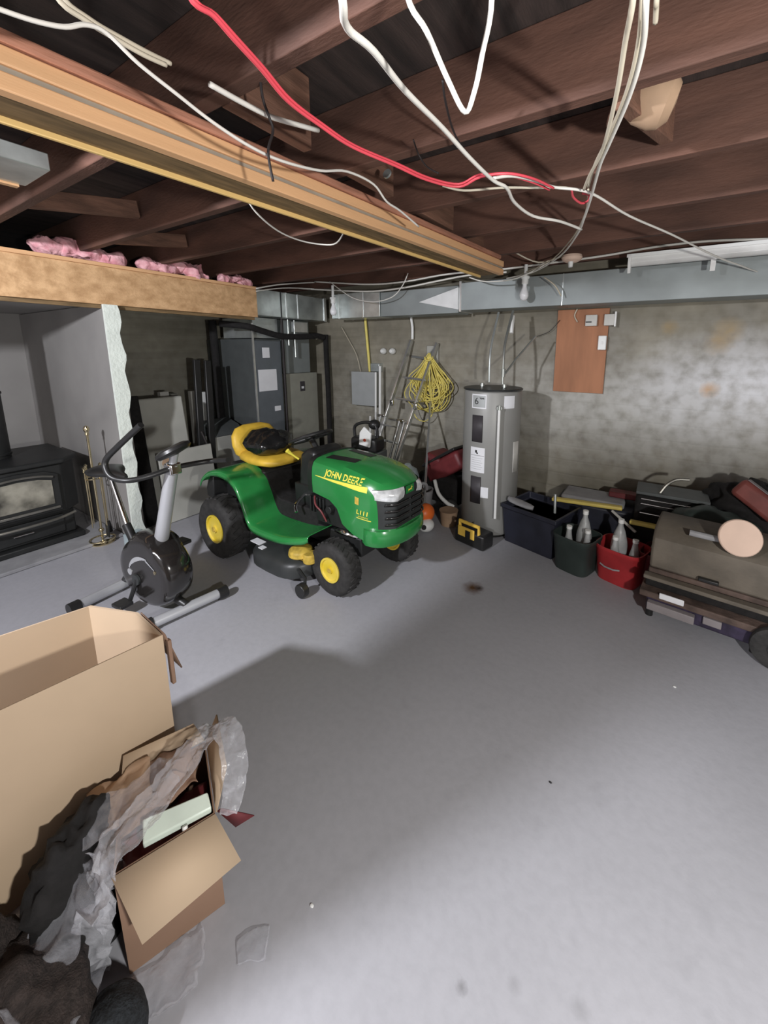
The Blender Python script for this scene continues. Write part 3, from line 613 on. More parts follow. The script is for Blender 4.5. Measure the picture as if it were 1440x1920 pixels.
tag(MB().tube([(-3.97, 4.0, 1.9), (-3.98, 4.01, 1.6), (-3.96, 4.0, 1.2), (-3.97, 4.01, .6), (-3.97, 4.0, .02)], .035, 14, 4).build('insulated_pipe', 'black_matte', angle=180),
    'thick black insulated pipe standing upright between the tan cabinet and the back corner', 'pipe')
tag(MB().tube([(-4.72, 2.86, 2.04), (-4.72, 2.87, 1.5), (-4.70, 2.86, 1.0), (-4.70, 2.87, .02)], .045, 14, 4).build('vent_hose', 'black_matte', angle=180),
    'thick dark vertical hose on the left side of the furnace', 'hose')

# ------------------------------------------------------------------ things leaning left of the furnace
def leaning(name, lab, cat, y0, y1, h, m, xb=-4.15, lean=.16, th=.03, x_=None, rnd=.02):
    """flat thing standing on the floor, leaning away from the room; faces the room"""
    t = math.atan(lean); M_ = Matrix.Translation((xb, (y0+y1)/2, .003+th*math.sin(t))) @ Matrix.Rotation(-t, 4, 'Y')
    mb = MB().box((-th, -(y1-y0)/2, 0), (0, (y1-y0)/2, h)); o = mb.build(name, m, bevel=rnd*.4); o.matrix_world = M_
    return tag(o, lab, cat)
leaning('grey_divider_board', 'grey-white panel with rounded corners leaning beside the torn drywall', 'panel', 1.78, 2.20, 1.22, 'grey_board', -4.14, .12, .035, rnd=.06)
o = leaning('leaning_board', 'dark board leaning along the left edge of the grey-white panel', 'board', 1.66, 1.77, 1.26, 'black_matte', -4.08, .12, .05)
t = thing('white_cabinet', 'low off-white cabinet with a dark lid, standing behind the rear tractor wheel', 'cabinet', (-4.42, 2.70, 0))
MB().box((-.21, -.19, 0), (.12, .17, .70)).build('cabinet_body', 'grey_board', t, bevel=.01)
MB().prism([(-.21, .701), (.13, .701), (.05, .80), (-.15, .86), (-.21, .86)], -.20, .18, 'y').build('lid', 'furnace_dark', t, bevel=.01)
for i, (y, z0, w_, lab, mm) in enumerate([(2.18, 1.24, .09, 'leftmost', 'off_white'), (2.28, 1.21, .07, 'second from the left', 'grey_board'), (2.50, 1.22, .085, 'second from the right', 'off_white'), (2.60, 1.20, .07, 'rightmost', 'white_plastic')]):
    tag(MB().box((-4.66, y-w_/2, .001), (-4.60, y+w_/2, z0)).build('upright_board', mm, bevel=.004), lab+' of the narrow pale boards standing upright behind the black bars', 'board', 'pale boards by the furnace')
for i, (yb, yt, zt, x, lab) in enumerate([(2.33, 2.275, 1.585, -4.35, 'left'), (2.44, 2.35, 1.575, -4.33, 'right')]):
    M_ = basis((x+.06, yb, .012), (0, 1, -.06), (-.07, yt-yb, zt))
    tag(MB().box((-.035, 0, -.02), (.035, zt*.995, .02), M_).build('black_bar', 'black_plastic', bevel=.008), lab+' one of the two tall black bars leaning upright beside the furnace', 'bar', 'tall black bars')
tag(MB().tube([(-4.28, 2.36, .80), (-4.2, 2.40, .55), (-4.14, 2.43, .3), (-4.10, 2.46, .02)], .012, 8, 4).build('black_rod', 'black_cable'), 'thin black rod slanting down in front of the white cabinet', 'rod')
t = thing('folded_treadmill_deck', 'grey folded board standing behind the exercise bike, with a round dark hole', 'board', (-4.02, 2.0, .002))
M_ = basis((0, 0, 0), (0, 1, 0), (-.10, 0, 1))
MB().box((-.20, 0, 0), (.33, .70, .03), M_).build('board', 'grey_board', t, bevel=.006)
MB().cyl(M_ @ Vector((-.13, .60, .031)), M_ @ Vector((-.13, .60, .045)), .045).build('knob', 'clay', t)

# ------------------------------------------------------------------ EXERCISE BIKE  (local x = forward)
BX = thing('exercise_bike', 'silver and black upright exercise bike in front of the stove alcove', 'exercise bike', (-2.70, 1.12, 0), R(6))
P = BX
def ell(cx, cz, a, b, n=36): return [(cx+a*math.cos(2*math.pi*i/n), cz+b*math.sin(2*math.pi*i/n)) for i in range(n)]
rings = []
for y, k in ((-.095, .70), (-.093, .80), (-.088, .88), (-.072, .95), (-.04, .99), (0, 1.0), (.04, .99), (.072, .95), (.088, .88), (.095, .70)):
    rings.append([Vector((p[0], y, p[1])) for p in ell(.0, .285, .255*k, .235*k)])
for r_ in rings:
    for v in r_:
        if v.x < 0: v.x *= 1.12
        if v.z > .40 and abs(v.x-.0) < .12: v.z += .03
MB().loft(rings).build('flywheel_housing', 'black_gloss', P, angle=50)
hb = P
# silver arc, bar and small badge on the housing side
m = MB()
for i in range(10):
    a0, a1 = R(165-i*9), R(165-(i+1)*9); w0 = .012+.016*math.sin(i/9*math.pi)
    q = [(.02+(.165)*math.cos(a0), .27+.14*math.sin(a0)), (.02+.165*math.cos(a1), .27+.14*math.sin(a1)), (.02+(.165-w0)*math.cos(a1), .27+(.14-w0)*math.sin(a1)), (.02+(.165-w0)*math.cos(a0), .27+(.14-w0)*math.sin(a0))]
    m.add([(x, -.0975, z) for x, z in q], [(0, 1, 2, 3)])
m.add([(x, -.0975, z) for x, z in [(.05, .405), (.13, .355), (.135, .345), (.05, .39)]], [(0, 1, 2, 3)])
m.build('housing_stripe', 'silver_paint', P)
m = MB().cyl((-.135, -.094, .275), (-.135, -.099, .275), .022); m.build('housing_badge', 'silver_paint', P)
m = MB().cyl((.135, -.094, .335), (.135, -.0985, .335), .012); m.build('housing_dot', 'brass', P)
MB().tube([(.06, 0, .46), (.28, 0, 1.03)], [.042, .034], 20).build('front_column', 'silver_paint', P)
MB().tube([(.056, 0, .45), (.078, 0, .51)], .046, 20).build('column_collar', 'chrome', P)
c = MB().lathe([(0, .02), (.07, .02), (.095, .008), (.10, -.01), (.085, -.025), (0, -.035)], basis((.31, -.01, 1.12), (.8, -.5, .25), (.35, .75, .35)) @ Matrix.Rotation(R(0), 4, 'X'), 28)
c.build('console', 'black_plastic', P)
MB().tube([(.27, 0, 1.01), (.31, 0, 1.10)], .022, 12).build('console_stem', 'silver_paint', P)
MB().tube([(.50, .20, 1.03), (.38, .20, 1.01), (.32, .14, 1.005), (.285, 0, 1.005), (.25, -.12, .985), (.20, -.20, .975), (.13, -.24, .99), (.09, -.25, 1.03), (.08, -.24, 1.09), (.16, -.21, 1.17), (.34, -.18, 1.30)], .016, 12, 6).build('handlebar', 'black_plastic', P)
MB().cb((.275, 0, 1.0), (.07, .07, .07)).build('handlebar_clamp', 'chrome', P, bevel=.01)
# stabilisers, wheels, frame
def stab(x, y0, y1, nm, sk=0):
    o = MB().tube([(x-sk, y0, .045), (x+sk, y1, .045)], .032, 18).build(nm, 'silver_paint', P)
    for y, s in ((y0, -1), (y1, 1)): MB().tube([(x+sk*s, y-.01*s, .043), (x+sk*s*1.25, y+.05*s, .043)], .041, 18).build('end_cap', 'black_plastic', o)
    return o
stab(.22, -.17, .22, 'front_stabiliser', .05)
stab(-.44, -.27, .20, 'rear_stabiliser')
MB().tube([(-.44, .02, .07), (-.30, .01, .17), (-.12, 0, .22)], .028, 12, 3).build('rear_frame', 'black_plastic', P)
MB().tube([(.12, 0, .12), (.22, .02, .07)], .025, 12).build('front_frame', 'black_plastic', P)
MB().tube([(-.16, 0, .3), (-.36, .03, .50)], .027, 12).build('seat_tube', 'black_plastic', P)
MB().tube([(-.34, .03, .47), (-.56, .07, .80)], .018, 12).build('seat_post', 'chrome', P)
sd = []
for x, w_, z0, z1 in ((-.60, .03, .80, .83), (-.57, .10, .79, .85), (-.50, .12, .785, .855), (-.42, .085, .79, .85), (-.34, .035, .79, .84), (-.28, .022, .79, .825), (-.255, .012, .795, .815)):
    sd.append([Vector((x, .05+w_*math.cos(a), (z0+z1)/2+(z1-z0)/2*math.sin(a))) for a in [2*math.pi*i/16 for i in range(16)]])
MB().loft(sd).build('saddle', 'black_plastic', P, angle=60, loc=(-.13, .03, .02))
k = MB().tube([(-.06, -.10, .24), (-.12, -.125, .09)], .013, 8).build('crank_arm', 'black_plastic', P)
MB().cb((-.13, -.165, .085), (.10, .08, .025)).build('pedal', 'black_plastic', k, bevel=.006)
k = MB().tube([(-.06, .10, .24), (.0, .125, .39)], .013, 8).build('crank_arm', 'black_plastic', P)
MB().cb((.01, .165, .395), (.10, .08, .025)).build('pedal', 'black_plastic', k, bevel=.006)
MB().cyl((-.06, -.097, .24), (-.06, -.11, .24), .035).build('crank_hub', 'grille_black', P)

# ------------------------------------------------------------------ LAWN TRACTOR (local x forward, -y towards the camera)
T = thing('lawn_tractor', 'green and yellow riding lawn mower tractor parked in the middle of the floor', 'lawn tractor', (-2.96, 2.22, 0), R(-3))
def wheel(loc, rad, wid, rim, name, steer=0):
    e = basis(loc, (1, 0, 0), (0, 0, 1)) @ Matrix.Rotation(R(steer), 4, 'Y')      # lathe axis -> -y outward
    h = wid/2; q = rad-rim
    prof = [(rim, -h*.75), (rim+q*.3, -h*.95), (rim+q*.7, -h), (rim+q*.92, -h*.8), (rad, -h*.45), (rad+.001, 0), (rad, h*.45), (rim+q*.92, h*.8), (rim+q*.7, h), (rim+q*.3, h*.95), (rim, h*.75)]
    o = MB().lathe(prof, e, 40).build(name, 'tire', T, angle=50)
    # tread lugs
    m = MB()
    n_ = 26
    for i in range(n_):
        for s in (-1, 1):
            A = e @ Matrix.Rotation(2*math.pi*(i+(.5 if s > 0 else 0))/n_, 4, 'Z') @ Matrix.Translation((rad-.003, 0, s*h*.36)) @ Matrix.Rotation(R(28*s), 4, 'X')
            m.cb((0, 0, 0), (.014, rad*.09, h*.62), A)
    m.build('tread', 'tire', o)
    r_ = MB()
    r_.lathe([(rim+.003, h*.78), (rim+.003, h*.90), (rim-.010, h*.90), (rim-.018, h*.70), (rim*.80, h*.55), (rim*.55, h*.45), (rim*.50, h*.62), (rim*.28, h*.66), (rim*.26, h*.9), (0, h*.92)], e, 36)
    r_.build('rim', 'tractor_yellow', o, angle=40)
    MB().lathe([(rim*.20, h*.921), (rim*.18, h*.96), (0, h*.97)], e, 16).build('hub_cap', 'dirty_yellow', o)
    m = MB()
    for a in (60, 180, 300): m.lathe([(.010, h*.56), (.008, h*.60), (0, h*.61)], e @ Matrix.Translation((rim*.66*math.cos(R(a)), rim*.66*math.sin(R(a)), 0)), 10)
    m.build('lug_nuts', 'dirty_yellow', o)
    return o
wheel((0, -.46, .255), .255, .20, .115, 'rear_wheel'); 
wheel((0, .46, .255), .255, .20, .115, 'rear_wheel')
wheel((1.15, -.30, .195), .195, .15, .088, 'front_wheel', 0)
wheel((1.21, .30, .195), .195, .15, .088, 'front_wheel', 0)
# chassis and axles
MB().box((-.22, -.20, .26), (1.30, .20, .40)).box((.55, -.16, .40), (1.30, .16, .66)).box((-.25, -.28, .30), (.12, .28, .52)).build('chassis', 'black_iron', T, bevel=.01)
MB().cyl((0, -.40, .255), (0, .40, .255), .04).build('rear_axle', 'black_iron', T)
MB().tube([(1.15, -.24, .20), (1.17, -.1, .27), (1.19, .1, .27), (1.21, .24, .20)], .028, 10, 3).build('front_axle', 'black_iron', T)
# engine bits visible below the hood
m = MB().box((.78, -.20, .43), (1.18, .18, .62))
m.cyl((.93, -.23, .50), (.93, -.12, .50), .045, seg=14).cyl((1.02, -.24, .56), (1.02, -.12, .56), .03, seg=12)
for q in range(5): m.box((.80+q*.035, -.222, .50), (.812+q*.035, -.20, .62))
m.build('engine', 'black_iron', T, bevel=.003)
MB().tube([(.86, -.22, .63), (.90, -.25, .58), (.96, -.25, .54), (1.0, -.24, .47)], .007, 8, 4).build('fuel_line', 'maroon', T)
MB().tube([(1.05, -.19, .40), (1.20, -.22, .42), (1.30, -.10, .36)], .02, 10, 4).build('muffler', 'chrome', T)
# hood
def hw(x):   # half width
    if x < 1.30: return .235+.02*(x-.86)/.44
    u = min(1, (x-1.30)/.27); return .255*math.sqrt(max(0.0, 1-u**2.6*.72))
def htop(x): return .925-.012*((x-.86)/.5)-(.10*max(0, (x-1.15)/.42)**2.0)
def hbot(x):
    pts = [(.86, .665), (1.05, .645), (1.12, .60), (1.17, .50), (1.26, .455), (1.40, .43), (1.60, .44)]
    for (a, b), (c_, d_) in zip(pts, pts[1:]):
        if x <= c_: return b+(d_-b)*(x-a)/(c_-a)
    return .44
def hring(x, n=15):
    w_, zt, zb = hw(x), htop(x), hbot(x); out = []
    prof = [(1.0, 0.0), (1.015, .18), (1.02, .38), (1.01, .58), (.985, .74), (.92, .87), (.78, .95), (.55, .985), (.28, 1.0)]
    left = [Vector((x, -w_*a, zb+(zt-zb)*b)) for a, b in prof]
    return left+[Vector((x, 0, zt+.001))]+[Vector((v.x, -v.y, v.z)) for v in left[::-1]]
xs = [.86, .90, .97, 1.04, 1.09, 1.12, 1.145, 1.17, 1.22, 1.28, 1.34, 1.40, 1.45, 1.49, 1.52, 1.545, 1.565]
hm = MB().loft([hring(x) for x in xs])
hood = hm.build('hood', 'tractor_green', T, angle=28)
bvh = BVHTree.FromPolygons([v.co for v in hood.data.vertices], [p.vertices for p in hood.data.polygons])
def on_side(M_, p):
    q = M_ @ p; h = bvh.ray_cast(Vector((q.x, -1, q.z)), Vector((0, 1, 0)))[0]
    return Vector((q.x, (h.y if h else -.25)-.0035-p.z*1.0, q.z))
def on_front(q, off=.002):
    h = bvh.ray_cast(Vector((2.2, q[0], q[1])), Vector((-1, 0, 0)))[0]
    return Vector(((h.x if h else 1.5)+off, q[0], q[1]))
# rear cowl ring of the hood
MB().loft([[Vector((v.x, v.y*1.02, v.z+(.006 if v.z > .8 else 0))) for v in hring(.86)], [Vector((.80, v.y*.96, v.z+.0)) for v in hring(.86)]]).build('dashboard', 'black_plastic', T, angle=40)
# side stripe and writing
def strip(poly, m_, name, n_=24):
    mb = MB(); mb.sheet(lambda u, v: on_side(Matrix(), Vector((poly(u, v)[0], 0, 0)).__class__((poly(u, v)[0], 0, poly(u, v)[1]))), n_, 3)
    return mb.build(name, m_, T)
def side_patch(f, m_, name, nu=24, nv=3, parent=None):
    def g(u, v):
        x, z = f(u, v); h = bvh.ray_cast(Vector((x, -1, z)), Vector((0, 1, 0)))[0]; return Vector((x, (h.y if h else -.25)-.0015, z))
    return MB().sheet(g, nu, nv).build(name, m_, parent or T)
side_patch(lambda u, v: (.90+.50*u, .803-.012*u+(v-.5)*(.004+.034*u)), 'label_yellow', 'side_stripe')
text_mesh('JOHN DEERE', .062, 'label_yellow', 'side_lettering', T, basis((1.18, -.25, .838), (1, 0, -.03), (0, 0, 1)), fit=.98, bold=.0012, project=on_side, shear=.15)
text_mesh('L111', .042, 'label_yellow', 'model_lettering', T, basis((1.37, -.25, .632), (1, 0, -.05), (0, 0, 1)), fit=1.2, bold=.0006, project=on_side, shear=.08)
side_patch(lambda u, v: (1.32+.115*u, .590-.008*u+v*.005), 'label_yellow', 'model_underline')
text_mesh('AUTOMATIC', .014, 'label_yellow', 'small_lettering', T, basis((1.375, -.25, .603), (1, 0, -.06), (0, 0, 1)), project=on_side)
side_patch(lambda u, v: (1.305+.035*u, .685+v*.05-.004*u), 'dirty_yellow', 'side_badge', 4, 4)
# vent in the hood top
def on_top(x, y, off=.002):
    h = bvh.ray_cast(Vector((x, y, 2)), Vector((0, 0, -1)))[0]; return Vector((x, y, h.z+off))
MB().sheet(lambda u, v: on_top(.92+.26*u, -.155+.035*u+(.075)*v), 12, 4).build('hood_vent', 'black_plastic', T)
MB().sheet(lambda u, v: on_top(.92+.26*u, .08+.035*u*-1+(.075)*v), 12, 4).build('hood_vent', 'black_plastic', T)
# grille: dark face plate wrapped on the nose, slats, lamps, badge
def nose(u, v, z0, z1, off, y0=-.225, y1=.225):
    y = y0+(y1-y0)*u; z = z0+(z1-z0)*v; h = bvh.ray_cast(Vector((2.2, y, z)), Vector((-1, 0, 0)))[0]
    return Vector((min((h.x if h else 1.36), 1.565)+off, y*1.01, z))
G = MB().sheet(lambda u, v: nose(u, v, .535, .80, .004), 30, 8).build('grille', 'grille_black', T, angle=80)
for i, z in enumerate((.560, .605, .650, .695)):
    for s in (-1, 1):
        a, b = (-.205, -.015) if s < 0 else (.015, .205)
        m = MB().sheet(lambda u, v: nose(u, v, z, z+.016, .012+.012*v, a, b), 12, 1)
        m.build('grille_slat', 'black_gloss', G, thick=.006)
for a, b in ((-.232, -.07), (.07, .232)):
    MB().sheet(lambda u, v: nose(u, v, .735-.012*math.sin(u*3), .795+.012*(u if a < 0 else 1-u), .010+.008*math.sin(v*math.pi), a, b), 14, 6).build('headlamp', 'headlamp', T, angle=80)
m = MB().sheet(lambda u, v: nose(u, v, .745, .80, .009, -.045, .045), 6, 4); bd = m.build('hood_badge', 'tractor_green', T)
m = MB()
leap = [(-.028, .758), (-.018, .766), (-.022, .775), (-.008, .772), (.008, .776), (.014, .786), (.020, .796), (.019, .784), (.028, .780), (.020, .776), (.013, .768), (.026, .760), (.008, .765), (-.010, .764)]
V_ = [nose(0, 0, z, z, .012, y, y) for y, z in leap]; m.add(V_, [tuple(range(len(V_)))]); m.build('badge_emblem', 'label_yellow', bd)
# bumper
bp = []
for i in range(17):
    a = R(-90+180*i/16); bp.append((1.40+.19*math.cos(a)**.8 if math.cos(a) > 0 else 1.40, .268*math.sin(a)))
rings = [[Vector((x*1.0+(0.012 if 0 < j < 3 else 0), y*(1.02 if 0 < j < 3 else 1.0), z)) for j, z in enumerate((.415, .44, .50, .525))]+[Vector((x-.05, y*.9, .525)), Vector((x-.05, y*.9, .415))] for x, y in bp]
MB().loft(rings).build('bumper', 'tractor_green', T, angle=50)
# fenders and foot boards: one swept sheet each side
prof = [(-.30, .585), (-.27, .63), (-.18, .69), (-.06, .722), (.06, .725), (.16, .70), (.24, .645), (.30, .55), (.345, .45), (.39, .385), (.46, .362), (.62, .362), (.80, .375), (.95, .40), (1.0, .425)]
prof = [tuple(p) for p in catmull([(x, 0, z) for x, z in prof], 4)]; prof = [(p[0], p[2]) for p in prof]
for s in (-1, 1):
    def f(u, v):
        i = u*(len(prof)-1); k = min(int(i), len(prof)-2); x = prof[k][0]+(prof[k+1][0]-prof[k][0])*(i-k); z = prof[k][1]+(prof[k+1][1]-prof[k][1])*(i-k)
        yo = .475-(.06*max(0, (x-.7)/.3)**2); yi = .19
        w_ = [0, .03, .3, .6, .85, .93, .98, 1.0, 1.0][int(round(v*8))]; dz = [0, 0, 0, 0, 0, -.002, -.008, -.022, -.045][int(round(v*8))]
        return Vector((x, s*(yi+(yo-yi)*w_), z+dz))
    MB().sheet(f, 60, 8).build('fender', 'tractor_green', T, thick=.006, angle=60)
MB().box((-.28, -.21, .52), (.22, .21, .70)).build('seat_deck', 'black_plastic', T, bevel=.02)
MB().prism([(.20, .70), (.32, .56), (.40, .50), (.86, .50), (.86, .36), (.20, .36)], -.205, .205, 'y').build('tunnel', 'black_matte', T, bevel=.01)
MB().prism([(-.36, .50), (-.30, .62), (-.24, .62), (-.24, .40), (-.36, .42)], -.40, .40, 'y').build('rear_panel', 'black_plastic', T, bevel=.01)
# steering column, wheel, dash
MB().prism([(.56, .50), (.62, .90), (.70, .955), (.80, .94), (.81, .50)], -.15, .15, 'y').build('steering_column', 'black_plastic', T, bevel=.03)
sw = basis((.58, 0, 1.0), (1, 0, .42), (0, 1, 0))
S_ = MB().tube([sw @ Vector((.17*math.cos(a), .17*math.sin(a), 0)) for a in [i*math.pi/16 for i in range(33)]], .014, 10).build('steering_wheel', 'black_plastic', T)
m = MB().lathe([(0, .012), (.045, .008), (.05, -.01), (0, -.03)], sw, 16)
for a in (90, 210, 330): m.tube([sw @ Vector((.03*math.cos(R(a)), .03*math.sin(R(a)), -.005)), sw @ Vector((.165*math.cos(R(a)), .165*math.sin(R(a)), 0))], .012, 8)
m.build('wheel_spokes', 'black_plastic', S_)
MB().tube([(.58, 0, .99), (.66, 0, .90)], .025, 10).build('wheel_shaft', 'black_plastic', S_)
MB().tube([(.62, -.16, .86), (.60, -.20, .90), (.59, -.24, .94)], [.008, .008, .018], 8).build('throttle_lever', 'label_yellow', T)
MB().tube([(.66, -.15, .58), (.70, -.27, .54), (.74, -.30, .50)], .012, 8, 3).build('brake_pedal', 'chrome', T)
# seat
sr = []
for x, w_, z0, z1 in ((-.20, .14, .72, .79), (-.14, .20, .71, .82), (.02, .225, .705, .815), (.14, .225, .71, .81), (.26, .20, .72, .80), (.31, .12, .735, .775)):
    sr.append([Vector((x, w_*(abs(math.cos(a))**.6)*(1 if math.cos(a) > 0 else -1), (z0+z1)/2+(z1-z0)/2*(abs(math.sin(a))**.7)*(1 if math.sin(a) > 0 else -1))) for a in [2*math.pi*i/24 for i in range(24)]])
MB().loft(sr).build('seat_cushion', 'seat_yellow', T, angle=80)
sr = []
for z, w_, d_ in ((.74, .16, .03), (.78, .21, .045), (.86, .225, .05), (.94, .215, .05), (1.0, .17, .04), (1.025, .09, .02)):
    xx = -.16-(z-.74)*.25
    sr.append([Vector((xx+d_*(abs(math.cos(a))**.7)*(1 if math.cos(a) > 0 else -1), w_*(abs(math.sin(a))**.6)*(1 if math.sin(a) > 0 else -1), z)) for a in [2*math.pi*i/24 for i in range(24)]])
MB().loft(sr).build('seat_back', 'seat_yellow', T, angle=80)
# mower deck
dk = MB()
def dring(k, z): return [Vector((.62+.34*k*(abs(math.cos(a))**.55)*(1 if math.cos(a) > 0 else -1), .50*k*(abs(math.sin(a))**.6)*(1 if math.sin(a) > 0 else -1), z)) for a in [2*math.pi*i/36 for i in range(36)]]
dk.loft([dring(1.0, .07), dring(1.0, .15), dring(.94, .185), dring(.6, .195), dring(.55, .23), dring(.2, .235)])
D = dk.build('mower_deck', 'grille_black', T, angle=50)
MB().box((.30, -.42, .186), (.42, -.36, .192)).box((.45, -.45, .186), (.50, -.41, .193)).build('deck_label', 'paper', D)
m = MB(); m.lathe([(0, .05), (.05, .045), (.085, .02), (.09, -.02), (0, -.03)], Matrix.Translation((.86, -.37, .25)), 20); m.box((.80, -.40, .20), (1.0, -.30, .255)); m.cyl((.96, -.37, .20), (.96, -.37, .27), .05)
m.build('spindle_cover', 'dirty_yellow', D, bevel=.008)
for s in (-1, 1):
    MB().cyl((1.0, s*.46, .052), (1.0, s*.51, .052), .05).build('gauge_wheel', 'black_plastic', D, bevel=.006)
MB().tube([(.92, -.44, .16), (1.0, -.455, .13), (1.0, -.46, .06)], .012, 8).build('wheel_bracket', 'black_iron', D)

# bag of stuff lying on the seat, and things on the dash
m = MB().ball((0, 0, 0), (.20, .19, .11), 32, 20)
for v in m.bm.verts: v.co += v.co.normalized()*(.05*noise.noise(v.co*9)+.02*noise.noise(v.co*24)); v.co.z = max(v.co.z, -.075)
o = m.build('black_bag', 'bag_black', angle=180, loc=(-2.88, 2.18, .895)); tag(o, 'shiny black plastic bag heaped on the yellow tractor seat', 'bag')
t = thing('string_trimmer_box', 'black and white plastic tool lying behind the tractor steering wheel', 'tool', (-2.42, 2.95, 0), .1)
MB().box((-.16, -.12, 0), (.16, .12, .72)).build('crate', 'furnace_dark', t, bevel=.01)
MB().box((-.14, -.09, .721), (.15, .10, .86)).build('tool_body', 'black_plastic', t, bevel=.03, bseg=3)
MB().prism([(-.02, .80), (.10, .78), (.12, .92), (.04, .98), (-.01, .92)], -.115, -.091, 'y').build('side_cover', 'white_plastic', t, bevel=.006)
MB().cyl((.05, -.1155, .85), (.05, -.12, .85), .015).build('red_button', 'badge_red', t)
MB().tube([(-.14, 0, .84), (-.14, 0, .95), (-.02, 0, 1.0), (.10, 0, .98), (.12, 0, .85)], .016, 10, 4).build('carry_handle', 'black_plastic', t)
MB().ball((.07, .03, .98), (.06, .06, .05)).build('filter_cap', 'black_plastic', t)
t = tag(MB().lathe([(0, 0), (.09, 0), (.12, .28), (.125, .29), (.11, .29), (.085, .012)], seg=24).build('grey_bucket', 'gravel', loc=(-2.0, 3.30, .001)), 'small pale grey bucket behind the tractor hood, left of the trimmer', 'bucket')

# ================================================================== BACK WALL
t = thing('water_heater', 'grey electric water heater marked with a 6, standing by the back wall', 'water heater', (-1.31, 3.42, 0), R(21))
HR = .262   # local -y faces the camera after the turn
MB().lathe([(0, .03), (HR-.01, .03), (HR, .045), (HR, 1.335), (HR-.004, 1.345), (HR-.012, 1.35), (0, 1.352)], seg=48).build('tank', 'heater_grey', t, angle=40)
MB().lathe([(HR-.02, 1.352), (HR+.006, 1.352), (HR+.008, 1.362), (HR-.0, 1.368), (0, 1.37)], seg=48).build('top_cap', 'grille_black', t)
MB().lathe([(0, 0), (HR-.03, 0), (HR-.03, .029), (0, .029)], seg=30).build('base', 'black_plastic', t)
def wrap(a0, a1, z0, z1, off, name, m, parent=t, n=10, th=.0):
    """patch lying on the tank; angle 0 = front (-y), positive to the right"""
    f = lambda u, v: Vector(((HR+off)*math.sin(R(a0+(a1-a0)*u)), -(HR+off)*math.cos(R(a0+(a1-a0)*u)), z0+(z1-z0)*v))
    o = MB().sheet(f, n, 1).build(name, m, parent, thick=th); return o
# front direction: local frame turned so that -y looks at the camera
lb = wrap(-42, -11, 1.20, 1.325, .0015, 'warranty_label', 'paper')
wrap(-40, -13, 1.21, 1.315, .0022, 'label_face', 'cabinet_grey', lb)
def on_tank(M_, p):
    q = M_ @ p; a = q.x; return Vector(((HR+.0038+p.z)*math.sin(a), -(HR+.0038+p.z)*math.cos(a), q.z))
text_mesh('6', .085, 'ink', 'label_number', lb, Matrix(((3.8, 0, 0, R(-31)), (0, 0, -1, 0), (0, 1, 0, 1.262), (0, 0, 0, 1))), project=on_tank, extrude=0)
text_mesh('YEAR', .018, 'ink', 'label_word', lb, Matrix(((3.8, 0, 0, R(-20)), (0, 0, -1, 0), (0, 1, 0, 1.29), (0, 0, 0, 1))), project=on_tank, extrude=0, bold=.001)
wrap(22, 46, 1.205, 1.315, .0015, 'energy_label', 'paper')
wrap(-38, -17, .90, 1.14, .006, 'element_cover', 'heater_cover', th=.01)
wrap(-38, -17, .33, .58, .006, 'element_cover', 'heater_cover', th=.01)
o = wrap(-42, -11, .62, .85, .0015, 'rating_label', 'paper')
wrap(-41, -12, .775, .778, .0025, 'label_line', 'ink', o); 
for i, z in enumerate((.75, .73, .71, .69, .67, .65)): wrap(-39, -15-3*(i % 2), z, z+.003, .0025, 'label_line', 'cabinet_grey', o)
wrap(-31, -27, .80, .825, .0025, 'label_mark', 'ink', o); wrap(-28, -25, .79, .805, .0025, 'label_mark', 'ink', o)
wrap(-22, -2, .39, .49, .0015, 'warning_label', 'paper')
wrap(48, 66, .62, .90, .004, 'side_note', 'off_white', th=.006)
m = MB().cyl((.06, -HR-.0, 1.215), (.06, -HR-.035, 1.215), .022).cyl((.06, -HR-.035, 1.20), (.06, -HR-.035, 1.235), .016)
m.build('relief_valve', 'copper', t)
MB().cyl((.06, -HR-.035, 1.20), (.06, -HR-.035, .22), .0125, seg=14).build('discharge_pipe', 'white_plastic', t)
MB().tube([(-.12, -HR+.002, .14), (-.13, -HR-.05, .14), (-.13, -HR-.055, .11)], .012, 10).build('drain_valve', 'chrome', t)
for x, y in ((-.10, .05), (.10, -.03)): MB().cyl((x, y, 1.371), (x, y, 1.40), .022).build('nipple', 'copper', t)
tag(MB().tube([(-1.195, 3.355, 1.405), (-1.200, 3.360, 1.500), (-1.210, 3.410, 1.750), (-1.230, 3.650, 2.060)], .0125, 10, 5).tube([(-1.195, 3.355, 1.470), (-1.195, 3.355, 1.540)], .02, 10).build('water_pipe', 'copper'),
    'shiny pipe rising from the water heater top to the duct, with a white sleeve', 'pipe')
tag(MB().cyl((-1.230, 3.630, 1.860), (-1.235, 3.670, 2.020), .018).build('pipe_sleeve', 'white_plastic'), 'short white sleeve on the pipe just under the long duct', 'sleeve')
tag(MB().tube([(-1.175, 3.350, 1.500), (-1.140, 3.510, 1.620), (-1.01, 3.66, 1.83)], .009, 8).build('water_pipe', 'copper'), 'thin pipe slanting up to the right from the water heater valve', 'pipe')
tag(MB().tube([(-1.385, 3.510, 1.405), (-1.390, 3.530, 1.700), (-1.400, 3.730, 2.060)], .011, 10, 4).build('water_pipe', 'galvanised'), 'left grey pipe rising from the water heater to the duct', 'pipe')

